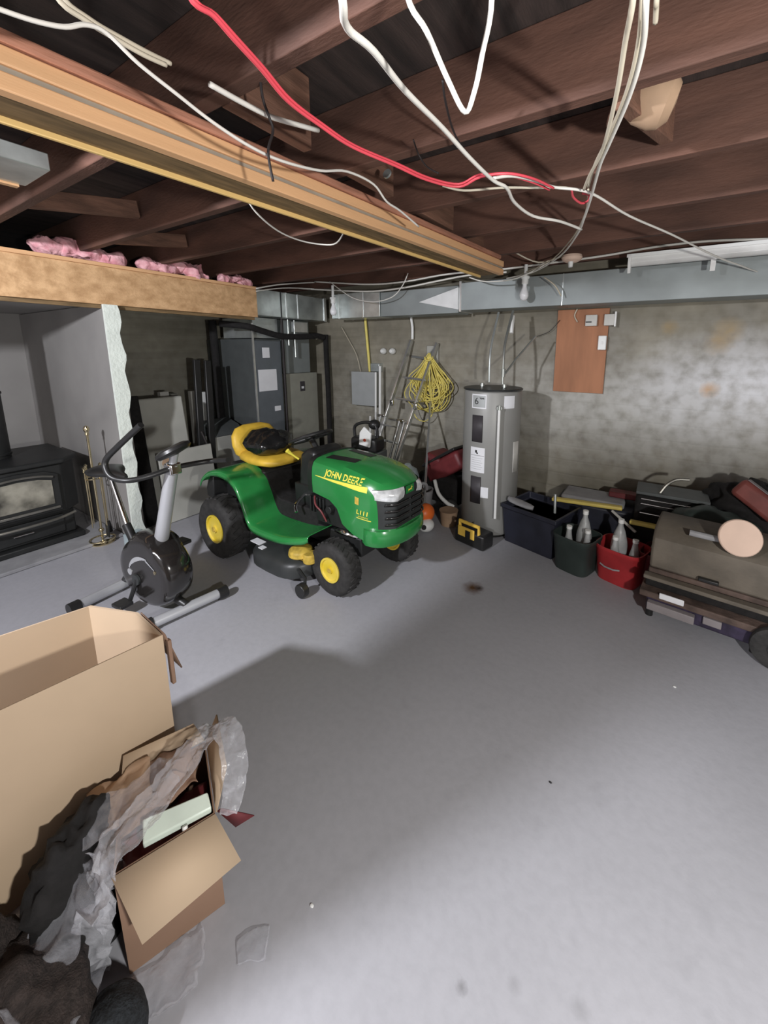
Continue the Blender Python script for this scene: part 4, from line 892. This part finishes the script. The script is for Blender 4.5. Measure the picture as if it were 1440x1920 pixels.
t = thing('meter_board', 'reddish brown plywood board fixed to the back wall right of the water heater', 'board', (-.68, 4.1, 1.3))
MB().box((-.24, -.028, 0), (.22, -.001, .79)).build('board', 'plywood', t, bevel=.002)
t2 = thing('junction_box', 'square metal junction box with open cover, centre top of the brown board', 'box', (-.60, 4.07, 1.93), group=None)
MB().box((-.055, -.05, 0), (.045, -.0, .10)).build('box_body', 'off_white', t2, bevel=.004)
MB().box((-.05, -.056, .03), (.0, -.051, .04)).build('knockout', 'ink', t2)
t2 = thing('junction_box', 'junction box with a bright edge at the top right corner of the brown board', 'box', (-.45, 4.07, 1.93))
MB().box((-.045, -.05, 0), (.04, -.0, .10)).build('box_body', 'off_white', t2, bevel=.004)
MB().box((.041, -.055, -.01), (.055, .0, .12)).build('cover_edge', 'white_paint', t2)
t2 = thing('light_switch', 'white switch box on the right edge of the brown board', 'switch', (-.497, 4.07, 1.71))
MB().box((-.035, -.045, 0), (.035, 0, .13)).build('switch_box', 'white_plastic', t2, bevel=.006)
MB().box((-.008, -.052, .05), (.008, -.045, .08)).build('toggle', 'white_paint', t2)
tag(MB().tube([(-.74, 4.05, 2.09), (-.76, 4.05, 2.03), (-.73, 4.05, 1.97)], .006, 8, 4).build('cable_end', 'cream_cable'), 'short bent cable at the top left of the brown board', 'cable')

t = thing('electrical_panel', 'grey electrical panel box on the back wall behind the tractor', 'electrical panel', (-3.26, 4.1, .985))
MB().box((-.23, -.13, 0), (.15, -.001, .43)).build('panel_body', 'cabinet_grey', t, bevel=.006)
MB().box((-.235, -.138, -.004), (.155, -.131, .434)).build('panel_door', 'cabinet_grey', t, bevel=.003)
tag(MB().box((-3.22, 4.02, 1.425), (-3.08, 4.098, 1.53)).build('junction_box', 'galvanised', bevel=.005), 'small metal box sitting on top of the grey electrical panel', 'box')
tag(MB().cyl((-3.26, 4.06, 1.42), (-3.32, 4.06, 2.08), .017).build('conduit_pipe', 'rope_yellow'), 'cream yellow pipe from the duct down to the electrical panel', 'pipe')
for x, lab in ((-3.04, 'left'), (-2.90, 'right')):
    tag(MB().lathe([(0, .08), (.02, .075), (.038, .05), (.04, .02), (.03, 0), (0, 0)], basis((x, 4.098, 1.685), (1, 0, 0), (0, 0, 1)), 18).build('porcelain_insulator', 'white_plastic'),
        lab+' of the two white round insulators on the back wall', 'insulator', 'white wall insulators')
for (x, z1, r_, lab) in [(-3.19, .85, .014, 'shortest and leftmost of the three white poles'), (-3.09, 1.42, .014, 'middle one of the three white poles'), (-3.02, 1.50, .018, 'tallest and rightmost of the three white poles')]:
    tag(MB().cyl((x, 3.93, .005), (x, 3.965, z1), r_, seg=12).build('white_pole', 'white_plastic'), lab+' standing against the back wall', 'pole', 'white poles by the panel')
tag(MB().tube([(-2.62, 4.06, 2.08), (-2.60, 4.06, 1.97), (-2.60, 4.06, 1.83)], .016, 10, 3).build('pipe_end', 'white_plastic'), 'short white pipe hanging from the duct left of the ladder top', 'pipe')

# aluminium ladder leaning on the wall
t = thing('aluminium_ladder', 'aluminium ladder leaning on the back wall behind the tractor hood', 'ladder', (0, 0, 0))
A0, A1 = Vector((-2.96, 3.46, .01)), Vector((-2.53, 4.04, 1.80)); B0, B1 = Vector((-2.60, 3.42, .01)), Vector((-2.20, 4.04, 1.77))
for a, b in ((A0, A1), (B0, B1)):
    M_ = basis(a, (1, 0, -.2), b-a); MB().box((-.012, 0, -.03), (.012, (b-a).length, .03), M_).build('side_rail', 'aluminium', t, bevel=.003)
for k in range(7):
    u = .08+.137*k; MB().tube([A0.lerp(A1, u)+Vector((.013, 0, 0)), B0.lerp(B1, u)-Vector((.013, 0, 0))], .014, 8).build('rung', 'aluminium', t)
for a, b in ((A0, A1), (B0, B1)):
    p_ = a.lerp(b, .60); MB().cb(p_+Vector((0, -.045, 0)), (.05, .03, .07)).build('bracket', 'chrome', t, bevel=.008)
# second, shorter pair of channels in front of the ladder
t = thing('folding_frame', 'shiny metal frame with two narrow channels standing in front of the ladder', 'frame', (0, 0, 0))
for (a, b) in ((Vector((-2.52, 3.25, .01)), Vector((-2.36, 3.44, .95))), (Vector((-2.82, 3.30, .01)), Vector((-2.66, 3.50, .97)))):
    M_ = basis(a, (1, 0, -.2), b-a)
    for s in (-.03, .03): MB().box((s-.008, 0, -.015), (s+.008, (b-a).length, .015), M_).build('channel', 'aluminium', t, bevel=.002)
    MB().cb(b, (.10, .03, .03)).build('end_cap', 'chrome', t, bevel=.006)
MB().tube([(-2.68, 3.46, .88), (-2.38, 3.42, .88)], .010, 8).build('cross_bar', 'aluminium', t)
tag(MB().box((-2.40, 4.06, 1.55), (-2.25, 4.098, 1.75)).build('hook_board', 'grey_board', bevel=.006), 'grey mounting board from which the yellow cord hangs', 'board')

# coil of yellow cord
random.seed(3)
t = thing('yellow_extension_cord', 'coil of yellow extension cord hanging on the back wall', 'cord', (-2.31, 3.96, 1.64))
m = MB()
for i in range(26):
    w0 = random.uniform(.05, .26); h0 = random.uniform(.35, .66); sh = random.uniform(-.10, .11); d = random.uniform(-.03, .05); top = random.uniform(-.03, .03)
    pts = [(0+sh*.1, d*.4, top), (-w0*.45+sh*.5, d, -h0*.35), (-w0+sh, d, -h0*.72), (-w0*.55+sh, d+.01, -h0*.97), (sh*1.1, d, -h0*1.02), (w0*.6+sh, d, -h0*.93), (w0*.95+sh, d-.01, -h0*.68), (w0*.42+sh*.6, d, -h0*.32), (.01+sh*.1, d*.3, top)]
    m.tube(pts, .0062, 6, 5)
m.build('cord_loops', 'rope_yellow', t, angle=180)
MB().tube([(-.04, -.03, -.02), (.0, -.045, -.06), (.05, -.02, -.04), (.03, .03, .0), (-.03, .02, .01)], .009, 6, 4).build('cord_wrap', 'rope_yellow', t, angle=180)
MB().tube([(-.22, -.02, -.60), (-.15, -.03, -.74), (-.03, -.03, -.77), (.05, -.02, -.70), (.08, -.02, -.6)], .0062, 6, 5).build('loose_loop', 'rope_yellow', t, angle=180)
MB().tube([(.0, .0, .0), (.0, .09, .06), (.04, .12, .10)], .01, 8).build('hanger', 'galvanised', t)

# string trimmer
t = thing('string_trimmer', 'string trimmer with orange and white engine leaning behind the tractor nose', 'string trimmer', (0, 0, 0))
MB().cyl((-1.86, 3.12, .20), (-2.29, 3.97, 1.10), .0125, seg=12).build('shaft', 'aluminium', t)
m = MB().ball((0, 0, 0), (.085, .10, .09), 24, 14); m.build('engine_cover', 'orange', t, loc=(-1.81, 3.06, .16))
m = MB().ball((0, 0, 0), (.075, .085, .062), 20, 12); m.build('fuel_tank', 'white_plastic', t, loc=(-1.765, 3.0, .07))
MB().cyl((-1.74, 2.92, .085), (-1.735, 2.908, .085), .022).build('fuel_cap', 'ink', t)
MB().tube([(-1.96, 3.14, .28), (-1.92, 3.10, .40), (-1.86, 3.14, .42), (-1.88, 3.2, .34)], .016, 8, 4).build('grip', 'gravel', t)
MB().cb((-1.99, 3.08, .29), (.05, .03, .14), None).build('bright_tape', 'lime', t, bevel=.006)
MB().cb((-1.93, 3.15, .30), (.07, .07, .12)).build('clutch_housing', 'black_plastic', t, bevel=.015)
tag(MB().lathe([(0, 0), (.075, 0), (.09, .14), (.095, .15), (.08, .15), (0, .13)], seg=24).build('clay_pot', 'clay', loc=(-1.66, 3.26, .001)), 'brown pot on the floor behind the white trimmer tank', 'pot')
# maroon mower with a bag, behind
t = thing('red_push_mower', 'dark red machine with a black deck, lying between the trimmer and the water heater', 'machine', (-1.84, 3.62, 0), R(-10))
M_ = Matrix.Translation((.02, 0, .50)) @ Matrix.Rotation(R(-32), 4, 'Y')
MB().cb((0, 0, 0), (.52, .34, .20), M_).build('red_housing', 'maroon', t, bevel=.05, bseg=4)
MB().cb((0, -.02, .115), (.50, .30, .03), M_).build('top_edge', 'black_plastic', t, bevel=.01)
MB().box((-.32, -.16, .10), (.20, .16, .40)).build('engine_block', 'black_matte', t, bevel=.04)
for x in (-.25, .16): MB().cyl((x, -.21, .10), (x, -.17, .10), .10).build('mower_wheel', 'tire', t, bevel=.01)
MB().box((-.36, -.165, .42), (-.10, .15, .56), Matrix.Rotation(R(15), 4, 'Y')).build('side_panel', 'maroon', t, bevel=.03)
tag(MB().tube(WIRES['hose'], .02, 10, 5).build('white_hose', 'white_plastic', angle=180), 'short curved white hose between the red machine and the water heater', 'hose')
t = thing('propane_cylinder', 'pale rounded container behind the front of the tractor hood', 'container', (-2.25, 3.42, 0))
MB().lathe([(0, .01), (.11, .01), (.125, .04), (.125, .36), (.10, .43), (.05, .46), (.03, .49), (0, .49)], seg=28).build('container_body', 'water_blue', t)

# ================================================================== RIGHT SIDE PILE
t = thing('tool_case', 'black case with a yellow handle in front of the water heater foot', 'case', (-1.28, 3.03, 0), R(-14))
MB().box((-.17, -.08, .001), (.15, .08, .14)).build('case_body', 'black_plastic', t, bevel=.02)
MB().box((-.12, -.092, .08), (.06, -.081, .17)).build('yellow_panel', 'charger_yellow', t, bevel=.004)
MB().tube([(-.12, -.06, .14), (-.12, -.065, .205), (.09, -.065, .205), (.09, -.06, .11)], .016, 8).build('yellow_handle', 'charger_yellow', t)
MB().box((-.03, -.098, .08), (.02, -.093, .15)).build('latch', 'black_plastic', t)
t = thing('black_tote', 'large dark navy tote beside the water heater, with a grey scoop on top', 'tote', (-.80, 3.36, 0), R(-16))
MB().loft([[Vector((x*k, y*k, z)) for x, y in ((-.25, -.22), (.26, -.22), (.26, .22), (-.25, .22))] for z, k in ((.001, .9), (.32, 1.0), (.325, 1.05), (.36, 1.05), (.36, .97), (.30, .96))]).build('tub', 'navy', t, bevel=.01)
MB().box((-.22, -.19, .20), (.23, .19, .30)).build('contents', 'black_matte', t)
M_ = Matrix.Translation((-.13, -.12, .375)) @ Matrix.Rotation(R(12), 4, 'Y')
tag(MB().loft([[M_ @ Vector((x, w_*math.cos(a), .02*math.sin(a))) for a in [2*math.pi*i/14 for i in range(14)]] for x, w_ in ((-.10, .02), (-.07, .05), (0, .06), (.09, .05), (.13, .02))]).build('scoop', 'gravel', loc=(-.83, 3.36, .01)), 'grey flat scoop lying on the dark navy tote', 'scoop')
tag(MB().cyl((-.66, 3.28, .34), (-.67, 3.30, .50), .012).build('grey_stick', 'galvanised'), 'short grey rod standing up out of the navy tote', 'rod')

def tub(name, loc, rx, ry, h, m_, lab, rz=0, handle=None):
    t = thing(name, lab, name.split('_')[-1], loc, rz)
    def ring(k, z, e=.5): return [Vector((rx*k*(abs(math.cos(a))**e)*(1 if math.cos(a) > 0 else -1), ry*k*(abs(math.sin(a))**e)*(1 if math.sin(a) > 0 else -1), z)) for a in [2*math.pi*i/32 for i in range(32)]]
    MB().loft([ring(.82, .001), ring(.97, h-.03), ring(1.0, h-.025), ring(1.0, h), ring(.95, h), ring(.80, .02)]).build('bin_body', m_, t, angle=50)
    if handle: MB().tube([(handle[0], -ry-.004, h*.52), (handle[0]+.04, -ry-.018, h*.50), (handle[0]+.10, -ry-.018, h*.5), (handle[0]+.14, -ry-.004, h*.52)], .006, 8).build('handle', 'gravel', t)
    return t
tub('green_bin', (-.44, 3.10, 0), .16, .15, .29, 'dark_green', 'dark green-grey bin holding bottles, left of the red bin', R(-18))
tub('red_bin', (-.12, 3.12, 0), .17, .15, .27, 'red_plastic', 'bright red bin holding clear bottles', R(-18), (-.09, 0))
tub('maroon_bin', (.09, 3.20, 0), .08, .14, .26, 'maroon', 'narrow dark red bin squeezed between the red bin and the brown cart', R(-18))
def bottle(x, y, z, h, r_, lab):
    t = thing('plastic_bottle', lab, 'bottle', (x, y, z), random.uniform(0, 6), 'plastic bottles in the bins')
    MB().lathe([(0, 0), (r_*.9, 0), (r_, .012), (r_, h*.52), (r_*.92, h*.60), (r_*.6, h*.78), (.018, h*.88), (.018, h*.93)], seg=24).build('bottle_body', 'bottle', t)
    MB().lathe([(0, h*.93), (.021, h*.93), (.021, h), (0, h)], seg=16).build('bottle_cap', 'white_plastic', t)
bottle(-.40, 3.15, .03, .44, .058, 'tall silvery plastic bottle, left of the two largest in the bins')
bottle(-.15, 3.17, .03, .42, .058, 'tall silvery plastic bottle, right of the two largest in the bins')
bottle(-.50, 3.07, .03, .32, .036, 'dull bottle with a white cap at the left edge of the green-grey bin')
bottle(-.36, 3.04, .03, .33, .034, 'small clear bottle between the green-grey bin and the red bin')
bottle(-.17, 3.06, .03, .32, .038, 'small clear bottle at the front left of the red bin')
bottle(-.04, 3.10, .03, .31, .038, 'small clear bottle at the right end of the red bin')
bottle(.09, 3.20, .03, .38, .036, 'small clear bottle in the narrow dark red bin')

# yellow long tools, dark rack, bag
def bar(a, b, w_, h_, m_, nm, lab, cat, ends=None):
    a, b = Vector(a), Vector(b); M_ = basis(a, b-a, (0, 1, 0)); L_ = (b-a).length
    t = thing(nm, lab, cat)
    MB().box((0, -w_/2, -h_/2), (L_, w_/2, h_/2), M_).build('bar', m_, t, bevel=min(w_, h_)*.3)
    for u in ((.22, .5, .78) if ends else ()): MB().box((L_*u-.03, -w_/2-.002, -h_*.2), (L_*u+.03, w_/2+.002, h_*.25), M_).build('window', 'black_plastic', t)
    return t
bar((-.74, 3.52, .375), (-.17, 3.54, .40), .06, .03, 'tool_yellow', 'yellow_level', 'long yellow bar lying on top of the pile beside the navy tote', 'tool')
bar((-.24, 3.44, .40), (-.05, 3.30, .315), .02, .02, 'off_white', 'pale_stick', 'short pale stick slanting between the two yellow bars', 'stick')
bar((-.10, 3.32, .385), (.40, 3.27, .405), .05, .03, 'tool_yellow', 'yellow_level', 'yellow bar lying lower and right, below the black chrome rack', 'tool')
bar((.52, 3.1, .44), (.95, 3.0, .46), .05, .03, 'tool_yellow', 'yellow_level', 'yellow bar at the right edge behind the round beige disc', 'tool')
t = thing('grey_lidded_box', 'low dark box with a grey lid under the upper yellow bar', 'box', (-.42, 3.72, 0))
MB().box((-.30, -.16, .001), (.34, .20, .36)).build('box_body', 'navy', t, bevel=.02)
MB().box((-.26, -.13, .361), (.26, .17, .41)).build('lid', 'gravel', t, bevel=.02)
tag(MB().cb((0, 0, 0), (.30, .12, .05)).build('maroon_book', 'maroon', bevel=.01, loc=(-.15, 3.80, .436)), 'thin dark red item on the grey lid against the wall', 'item')
t = thing('chrome_rod_rack', 'black rack with three bright chrome rods', 'rack', (.12, 3.52, 0))
MB().box((-.20, -.10, .001), (.30, .16, .58)).build('rack_body', 'black_matte', t, bevel=.03)
MB().box((-.20, -.11, .59), (.28, .16, .615)).build('top_shelf', 'furnace_dark', t, bevel=.004)
for z in (.56, .52, .445): MB().cyl((-.16, -.115, z), (.18, -.125, z), .007).build('chrome_rod', 'chrome', t)
MB().tube([(-.04, -.06, .61), (0, -.04, .68), (.06, -.03, .73), (.14, -.02, .74)], .012, 8, 4).build('grab_handle', 'stove_trim', t)
m = MB().ball((0, 0, 0), (.32, .20, .20), 44, 30)
for v in m.bm.verts: v.co += v.co.normalized()*(.09*noise.noise(v.co*7)+.05*noise.noise(v.co*19)); v.co.z = max(v.co.z, -.16)
tag(m.build('black_bag_pile', 'black_matte', angle=180, loc=(.70, 3.62, .56)), 'crumpled black bag heaped against the wall at right', 'bag')
m = MB().ball((0, 0, 0), (.26, .16, .13), 30, 18)
for v in m.bm.verts: v.co += v.co.normalized()*(.05*noise.noise(v.co*8)+.02*noise.noise(v.co*19)); v.co.z = max(v.co.z, -.10)
tag(m.build('dark_green_bag', 'dark_green', angle=180, loc=(.42, 3.30, .48)), 'dark green-black bag lying in front of the black heap, left of the disc', 'bag')
t = thing('storage_crate', 'dark crate under the bags at the right of the pile', 'crate', (.62, 3.52, 0))
MB().box((-.16, -.18, .001), (.40, .22, .37)).build('crate_body', 'black_matte', t, bevel=.02)
M_ = Matrix.Translation((.66, 3.40, .69)) @ Matrix.Rotation(R(34), 4, 'Y') @ Matrix.Rotation(R(-20), 4, 'Z')
t = thing('red_plastic_case', 'faded red plastic case tilted on top of the black heap at right', 'case', (0, 0, 0))
MB().cb((0, 0, 0), (.30, .14, .14), M_).build('case_body', 'faded_red', t, bevel=.03)
MB().cb((0, 0, .072), (.26, .10, .006), M_).build('lid_panel', 'grey_lilac', t, bevel=.002)

# brown lidded cart with a wheel
t = thing('lidded_cart', 'dusty brown lidded cart with shelves and a wheel at the right edge', 'cart', (.385, 2.92, 0), R(-7))
def lidr(x, sx=1): return [Vector((x, y, z)) for y, z in ((-.20, .33), (-.205, .45), (-.19, .53), (-.13, .585), (-.02, .60), (.14, .60), (.21, .56), (.22, .33))]
MB().loft([lidr(-.31), lidr(-.29), lidr(.29), lidr(.31)]).build('lid', 'dusty_brown', t, bevel=.015)
MB().cb((0, -.222, .36), (.10, .03, .02)).build('lid_latch', 'black_plastic', t, bevel=.004)
MB().box((-.31, -.20, .295), (.31, .22, .328)).build('upper_tray', 'rust_brown', t, bevel=.006)
MB().box((-.33, -.25, .268), (.30, -.19, .293)).build('front_rail', 'dusty_brown', t, bevel=.005)
MB().box((-.32, -.20, .20), (.31, .22, .262)).build('drawer_unit', 'black_matte', t, bevel=.006)
MB().box((-.34, -.27, .155), (.30, .20, .196)).build('middle_shelf', 'rust_brown', t, bevel=.006)
MB().box((-.30, -.24, .06), (.30, .20, .15)).build('lower_body', 'purple_black', t, bevel=.01)
MB().box((-.29, -.29, .085), (-.04, -.245, .135)).build('pale_board', 'grey_lilac', t, bevel=.004)
MB().box((.0, -.262, .10), (.09, -.242, .145)).build('grey_block', 'grey_lilac', t, bevel=.004)
MB().box((-.23, -.282, .178), (-.10, -.271, .215), Matrix.Rotation(0, 4, 'X')).build('white_label', 'paper', t, bevel=.004)
for x in (-.28, .25):
    for y in (-.2, .18): MB().cyl((x, y, .001), (x, y, .06), .022).build('foot', 'black_plastic', t)
MB().box((.32, -.24, .12), (.40, -.0, .52)).build('side_bracket', 'rust_brown', t, bevel=.02)
w_ = MB().lathe([(0, .03), (.04, .03), (.05, .02), (.10, .024), (.12, .018), (.124, 0), (.12, -.018), (.10, -.024), (0, -.03)], basis((.335, -.30, .125), (1, 0, 0), (0, 0, 1)), 32).build('cart_wheel', 'tire', t)
MB().lathe([(0, .042), (.03, .038), (.045, .031), (0, .031)], basis((.335, -.30, .125), (1, 0, 0), (0, 0, 1)), 20).build('wheel_hub', 'furnace_dark', w_)
# round beige disc on a handle, leaning over the cart
ctr = Vector((.470, 2.70, .665))
d_ = (Vector((0, 0, 1.7))-ctr).normalized()
t = thing('sanding_disc', 'round beige disc on a grey handle resting on the brown cart lid', 'disc')
M_ = basis(ctr, Vector((1, .12, 0)), Vector((.0, .35, 1)))
MB().lathe([(0, .012), (.098, .012), (.103, .006), (.103, -.008), (.098, -.012), (0, -.012)], M_, 40).build('disc_face', 'beige_disc', t)
MB().lathe([(0, -.0121), (.095, -.0121), (.088, -.03), (.03, -.04), (0, -.04)], M_, 30).build('disc_backing', 'gravel', t)
MB().tube([M_ @ Vector((0, 0, -.035)), M_ @ Vector((-.06, -.03, -.07)), M_ @ Vector((-.22, -.02, -.10))], .018, 10, 3).build('handle', 'gravel', t)
for (x, y, r_, lab, mm) in [(.215, 2.167, .008, 'tiny white chip on the floor in front of the cart', 'white_plastic'), (-.22, 1.369, .006, 'tiny black crumb on the floor in the open middle', 'ink'), (-.765, .62, .007, 'tiny white chip on the floor right of the small open box', 'white_plastic')]:
    m = MB().ball((0, 0, 0), (r_, r_*.7, r_*.4), 8, 6); tag(m.build('floor_chip', mm, loc=(x, y, r_*.35+.001)), lab, 'chip')

# ================================================================== CARDBOARD BOXES IN FRONT
def carton(name, lab, poly, h, wall=.006, m='cardboard', floor_z=.0):
    """open box on an arbitrary footprint (list of xy, counter-clockwise), walls with thickness"""
    t = thing(name, lab, 'box')
    n = len(poly); c = Vector((sum(p[0] for p in poly)/n, sum(p[1] for p in poly)/n))
    outer = [Vector(p) for p in poly]; inner = [v+(c-v).normalized()*wall*1.4 for v in outer]
    mb = MB(); vs = []
    for v in outer: vs.append((v.x, v.y, .001))
    for v in outer: vs.append((v.x, v.y, h))
    for v in inner: vs.append((v.x, v.y, h))
    for v in inner: vs.append((v.x, v.y, .012))
    f = []
    for i in range(n):
        j = (i+1) % n
        f += [(i, j, n+j, n+i), (n+i, n+j, 2*n+j, 2*n+i), (2*n+i, 2*n+j, 3*n+j, 3*n+i)]
    f += [tuple(range(n))[::-1], tuple(range(3*n, 4*n))]
    mb.add(vs, f).build('carton_walls', m, t)
    return t
TB = carton('tall_cardboard_box', 'large open tan cardboard box at the left edge', [(-1.352, .55), (-1.551, .562), (-1.747, .488), (-1.93, -.16), (-1.50, -.30)], .75)
def flap(pts, name, m, parent, th=.004): return MB().add(pts, [tuple(range(len(pts)))]).build(name, m, parent, thick=th)
flap([(-1.352, .556, .748), (-1.545, .568, .748), (-1.53, .60, .60), (-1.36, .60, .58)], 'outer_flap', 'cardboard_dark', TB)
MB().box((-1.365, .560, .55), (-1.345, .572, .72)).build('edge_strip', 'cardboard_dark', TB, bevel=.003)
SB = carton('small_cardboard_box', 'small open cardboard box full of wrapping in the lower left', [(-1.09, .262), (-1.0, .483), (-1.235, .590), (-1.325, .372)], .35, .004, 'cardboard_dark')
flap([(-1.088, .258, .352), (-.997, .482, .352), (-.897, .489, .252), (-.960, .262, .248)], 'front_flap', 'cardboard', SB)
flap([(-.997, .486, .352), (-1.232, .593, .352), (-1.20, .62, .455), (-1.03, .545, .43)], 'end_flap', 'cardboard', SB)
flap([(-1.328, .375, .352), (-1.24, .592, .352), (-1.27, .575, .42), (-1.36, .40, .41)], 'back_flap', 'cardboard', SB)
flap([(-1.0, .49, .35), (-.995, .50, .352), (-.93, .56, .30), (-.965, .52, .28)], 'side_tab', 'maroon', SB, .003)
# things inside
def inbox(u, v, z):   # u along the front edge, v into the box
    a = Vector((-1.09, .262)); b = Vector((-1.0, .483)); d = Vector((-.235, .108)); p = a+(b-a)*u+d*v; return Vector((p.x, p.y, z))
t = thing('pale_green_tray', 'pale green glossy flat tray sticking out of the small cardboard box', 'tray')
A, B_, C_, D_ = inbox(.26, .16, .345), inbox(.97, .05, .362), inbox(.95, .20, .380), inbox(.26, .38, .362)
MB().add([A, B_, C_, D_, A-Vector((0, 0, .02)), B_-Vector((0, 0, .02)), C_-Vector((0, 0, .02)), D_-Vector((0, 0, .02))], [(0, 1, 2, 3), (7, 6, 5, 4), (0, 4, 5, 1), (1, 5, 6, 2), (2, 6, 7, 3), (3, 7, 4, 0)]).build('tray_body', 'mint_board', t, bevel=.004)
MB().cyl(inbox(.68, .06, .352), inbox(.68, .03, .340), .007).build('white_knob', 'white_plastic', t)
random.seed(11)
def crumple(name, lab, cat, f, nu, nv, m, amp=.012, fr=16, thick=.0012, seed=0, kind=None, parent=None):
    mb = MB(); mb.sheet(f, nu, nv)
    for v in mb.bm.verts:
        q = v.co*fr+Vector((seed, seed*2, 0)); v.co += Vector((noise.noise(q), noise.noise(q+Vector((7, 0, 0))), noise.noise(q+Vector((0, 9, 0)))*.8))*amp+Vector((0, 0, noise.noise(q*2.6)*amp*.5))
        v.co.z = max(v.co.z, .004)
    o = mb.build(name, m, parent, thick=thick, angle=180)
    return tag(o, lab, cat) if lab else o
def bil(a, b, c, d):
    a, b, c, d = map(Vector, (a, b, c, d)); return lambda u, v: a.lerp(b, u).lerp(d.lerp(c, u), v)
crumple('brown_paper', 'crumpled brown wrapping paper in the back of the small cardboard box', 'paper', bil(inbox(.02, .40, .33), inbox(.85, .45, .36), inbox(.9, .95, .40), inbox(-.05, 1.0, .37)), 26, 18, 'cardboard_dark', .035, 14, seed=1)
crumple('brown_paper', 'smaller crumple of brown paper at the left end of the small cardboard box', 'paper', bil(inbox(-.25, .55, .34), inbox(.3, .5, .37), inbox(.3, .95, .40), inbox(-.3, 1.1, .36)), 18, 14, 'clay', .03, 18, seed=4)
crumple('dark_wrapping', 'dark maroon wrapping deep in the small cardboard box', 'wrapping', bil(inbox(.05, .06, .28), inbox(.95, .06, .30), inbox(.95, .6, .31), inbox(.05, .6, .30)), 24, 14, 'maroon', .03, 18, seed=2)
def ribbon(pts, w_, n=40, side=(0, 0, 1)):
    P_ = catmull(pts, 8)
    def f(u, v):
        i = u*(len(P_)-1); k = min(int(i), len(P_)-2); p = P_[k].lerp(P_[k+1], i-k); tn = (P_[k+1]-P_[k]).normalized(); sd = tn.cross(Vector((0, 0, 1)));
        sd = sd.normalized() if sd.length > .2 else Vector((.7, .7, 0)); ww = w_*(.65+.35*math.sin(u*math.pi))
        return p+sd*(v-.5)*ww+Vector((0, 0, .003*math.sin(v*11+u*5)))
    return f
crumple('plastic_strip', 'clear plastic strip arching over the small cardboard box and down its front corner', 'plastic wrap',
        ribbon([(-1.19, .60, .44), (-1.14, .52, .47), (-1.12, .42, .44), (-1.12, .33, .41), (-1.13, .27, .38), (-1.13, .235, .28), (-1.15, .22, .14), (-1.16, .21, .02)], .11), 110, 26, 'film_thick', .012, 34, seed=3)
crumple('plastic_strip', 'grey plastic strip arching over the far end of the small cardboard box', 'plastic wrap',
        ribbon([(-1.20, .60, .42), (-1.13, .60, .475), (-1.05, .58, .465), (-.99, .545, .42), (-.955, .50, .36)], .075), 80, 18, 'film_thick', .008, 34, seed=5)
crumple('plastic_sheet', 'clear plastic sheet lying over the brown paper in the small cardboard box', 'plastic wrap',
        bil(inbox(-.28, .38, .375), inbox(.65, .38, .40), inbox(.6, .72, .425), inbox(-.3, .75, .40)), 34, 14, 'film', .020, 16, seed=6)
crumple('plastic_bag', 'clear crumpled plastic bag spilling to the left of the small cardboard box', 'plastic bag',
        lambda u, v: Vector((-1.13-.30*u+.02*math.sin(v*9), .30-.16*v-.10*u, .30-.12*v-.06*u+.06*math.sin(u*5)*(1-v))), 44, 28, 'film', .045, 13, seed=8)
crumple('plastic_bag', 'milky plastic bag bunched at the left corner of the small cardboard box', 'plastic bag',
        lambda u, v: Vector((-1.135-.06*u, .245+.03*math.sin(u*3)-.02*v, .365-.26*v+.02*math.sin(u*6))), 22, 30, 'film_thick', .022, 20, seed=9)
crumple('plastic_film', 'thin clear plastic film draped down over the dark heap at the bottom left', 'plastic film',
        bil((-1.10, .22, .07), (-1.40, .08, .17), (-1.18, -.02, .26), (-.98, .10, .20)), 40, 30, 'film', .03, 13, seed=10)
crumple('plastic_scrap', 'scrap of clear plastic on the floor in front of the small cardboard box', 'plastic scrap',
        bil((-1.08, .25, .012), (-.99, .42, .02), (-.90, .35, .018), (-.97, .22, .012)), 24, 16, 'film', .016, 20, seed=12)
crumple('plastic_scrap', 'faint scrap of clear plastic on the floor right of the small cardboard box', 'plastic scrap',
        bil((-.90, .46, .010), (-.84, .52, .012), (-.79, .47, .012), (-.85, .42, .010)), 14, 12, 'film', .010, 24, seed=13)
# dark heaps at the bottom left
def heap(name, loc, rad, m_, lab, cat, seed, amp=.05, fr=9, flat=-.6):
    mb = MB().ball((0, 0, 0), rad, 40, 26)
    for v in mb.bm.verts:
        q = v.co*fr+Vector((seed, 0, 0)); v.co += v.co.normalized()*(amp*noise.noise(q)+amp*.4*noise.noise(q*2.7)); v.co.z = max(v.co.z, rad[2]*flat)
    return tag(mb.build(name, m_, angle=180, loc=(loc[0], loc[1], -rad[2]*flat+.002)), lab, cat)
heap('mesh_fabric_heap', (-1.16, .07, 0), (.17, .13, .15), 'cloth_dark', 'dark brown mesh fabric heap at the bottom left corner', 'fabric', 1)
heap('shade_filler_heap', (-1.285, .235, 0), (.085, .11, .25), 'black_matte', 'dark heap added for the shade and dark things between the two cardboard boxes', 'fabric', 2, .08, 13)  # added dark mass standing in for the shadow here, along with dark clutter
heap('black_fleece_bundle', (-.985, .185, 0), (.075, .075, .09), 'fleece_black', 'fuzzy black rounded bundle at the bottom edge below the small cardboard box', 'fabric', 3, .012, 14)
heap('brown_shoe_heap', (-1.31, .0, 0), (.10, .12, .20), 'cloth_dark', 'dark reddish brown bundle farther left at the bottom corner', 'fabric', 5)
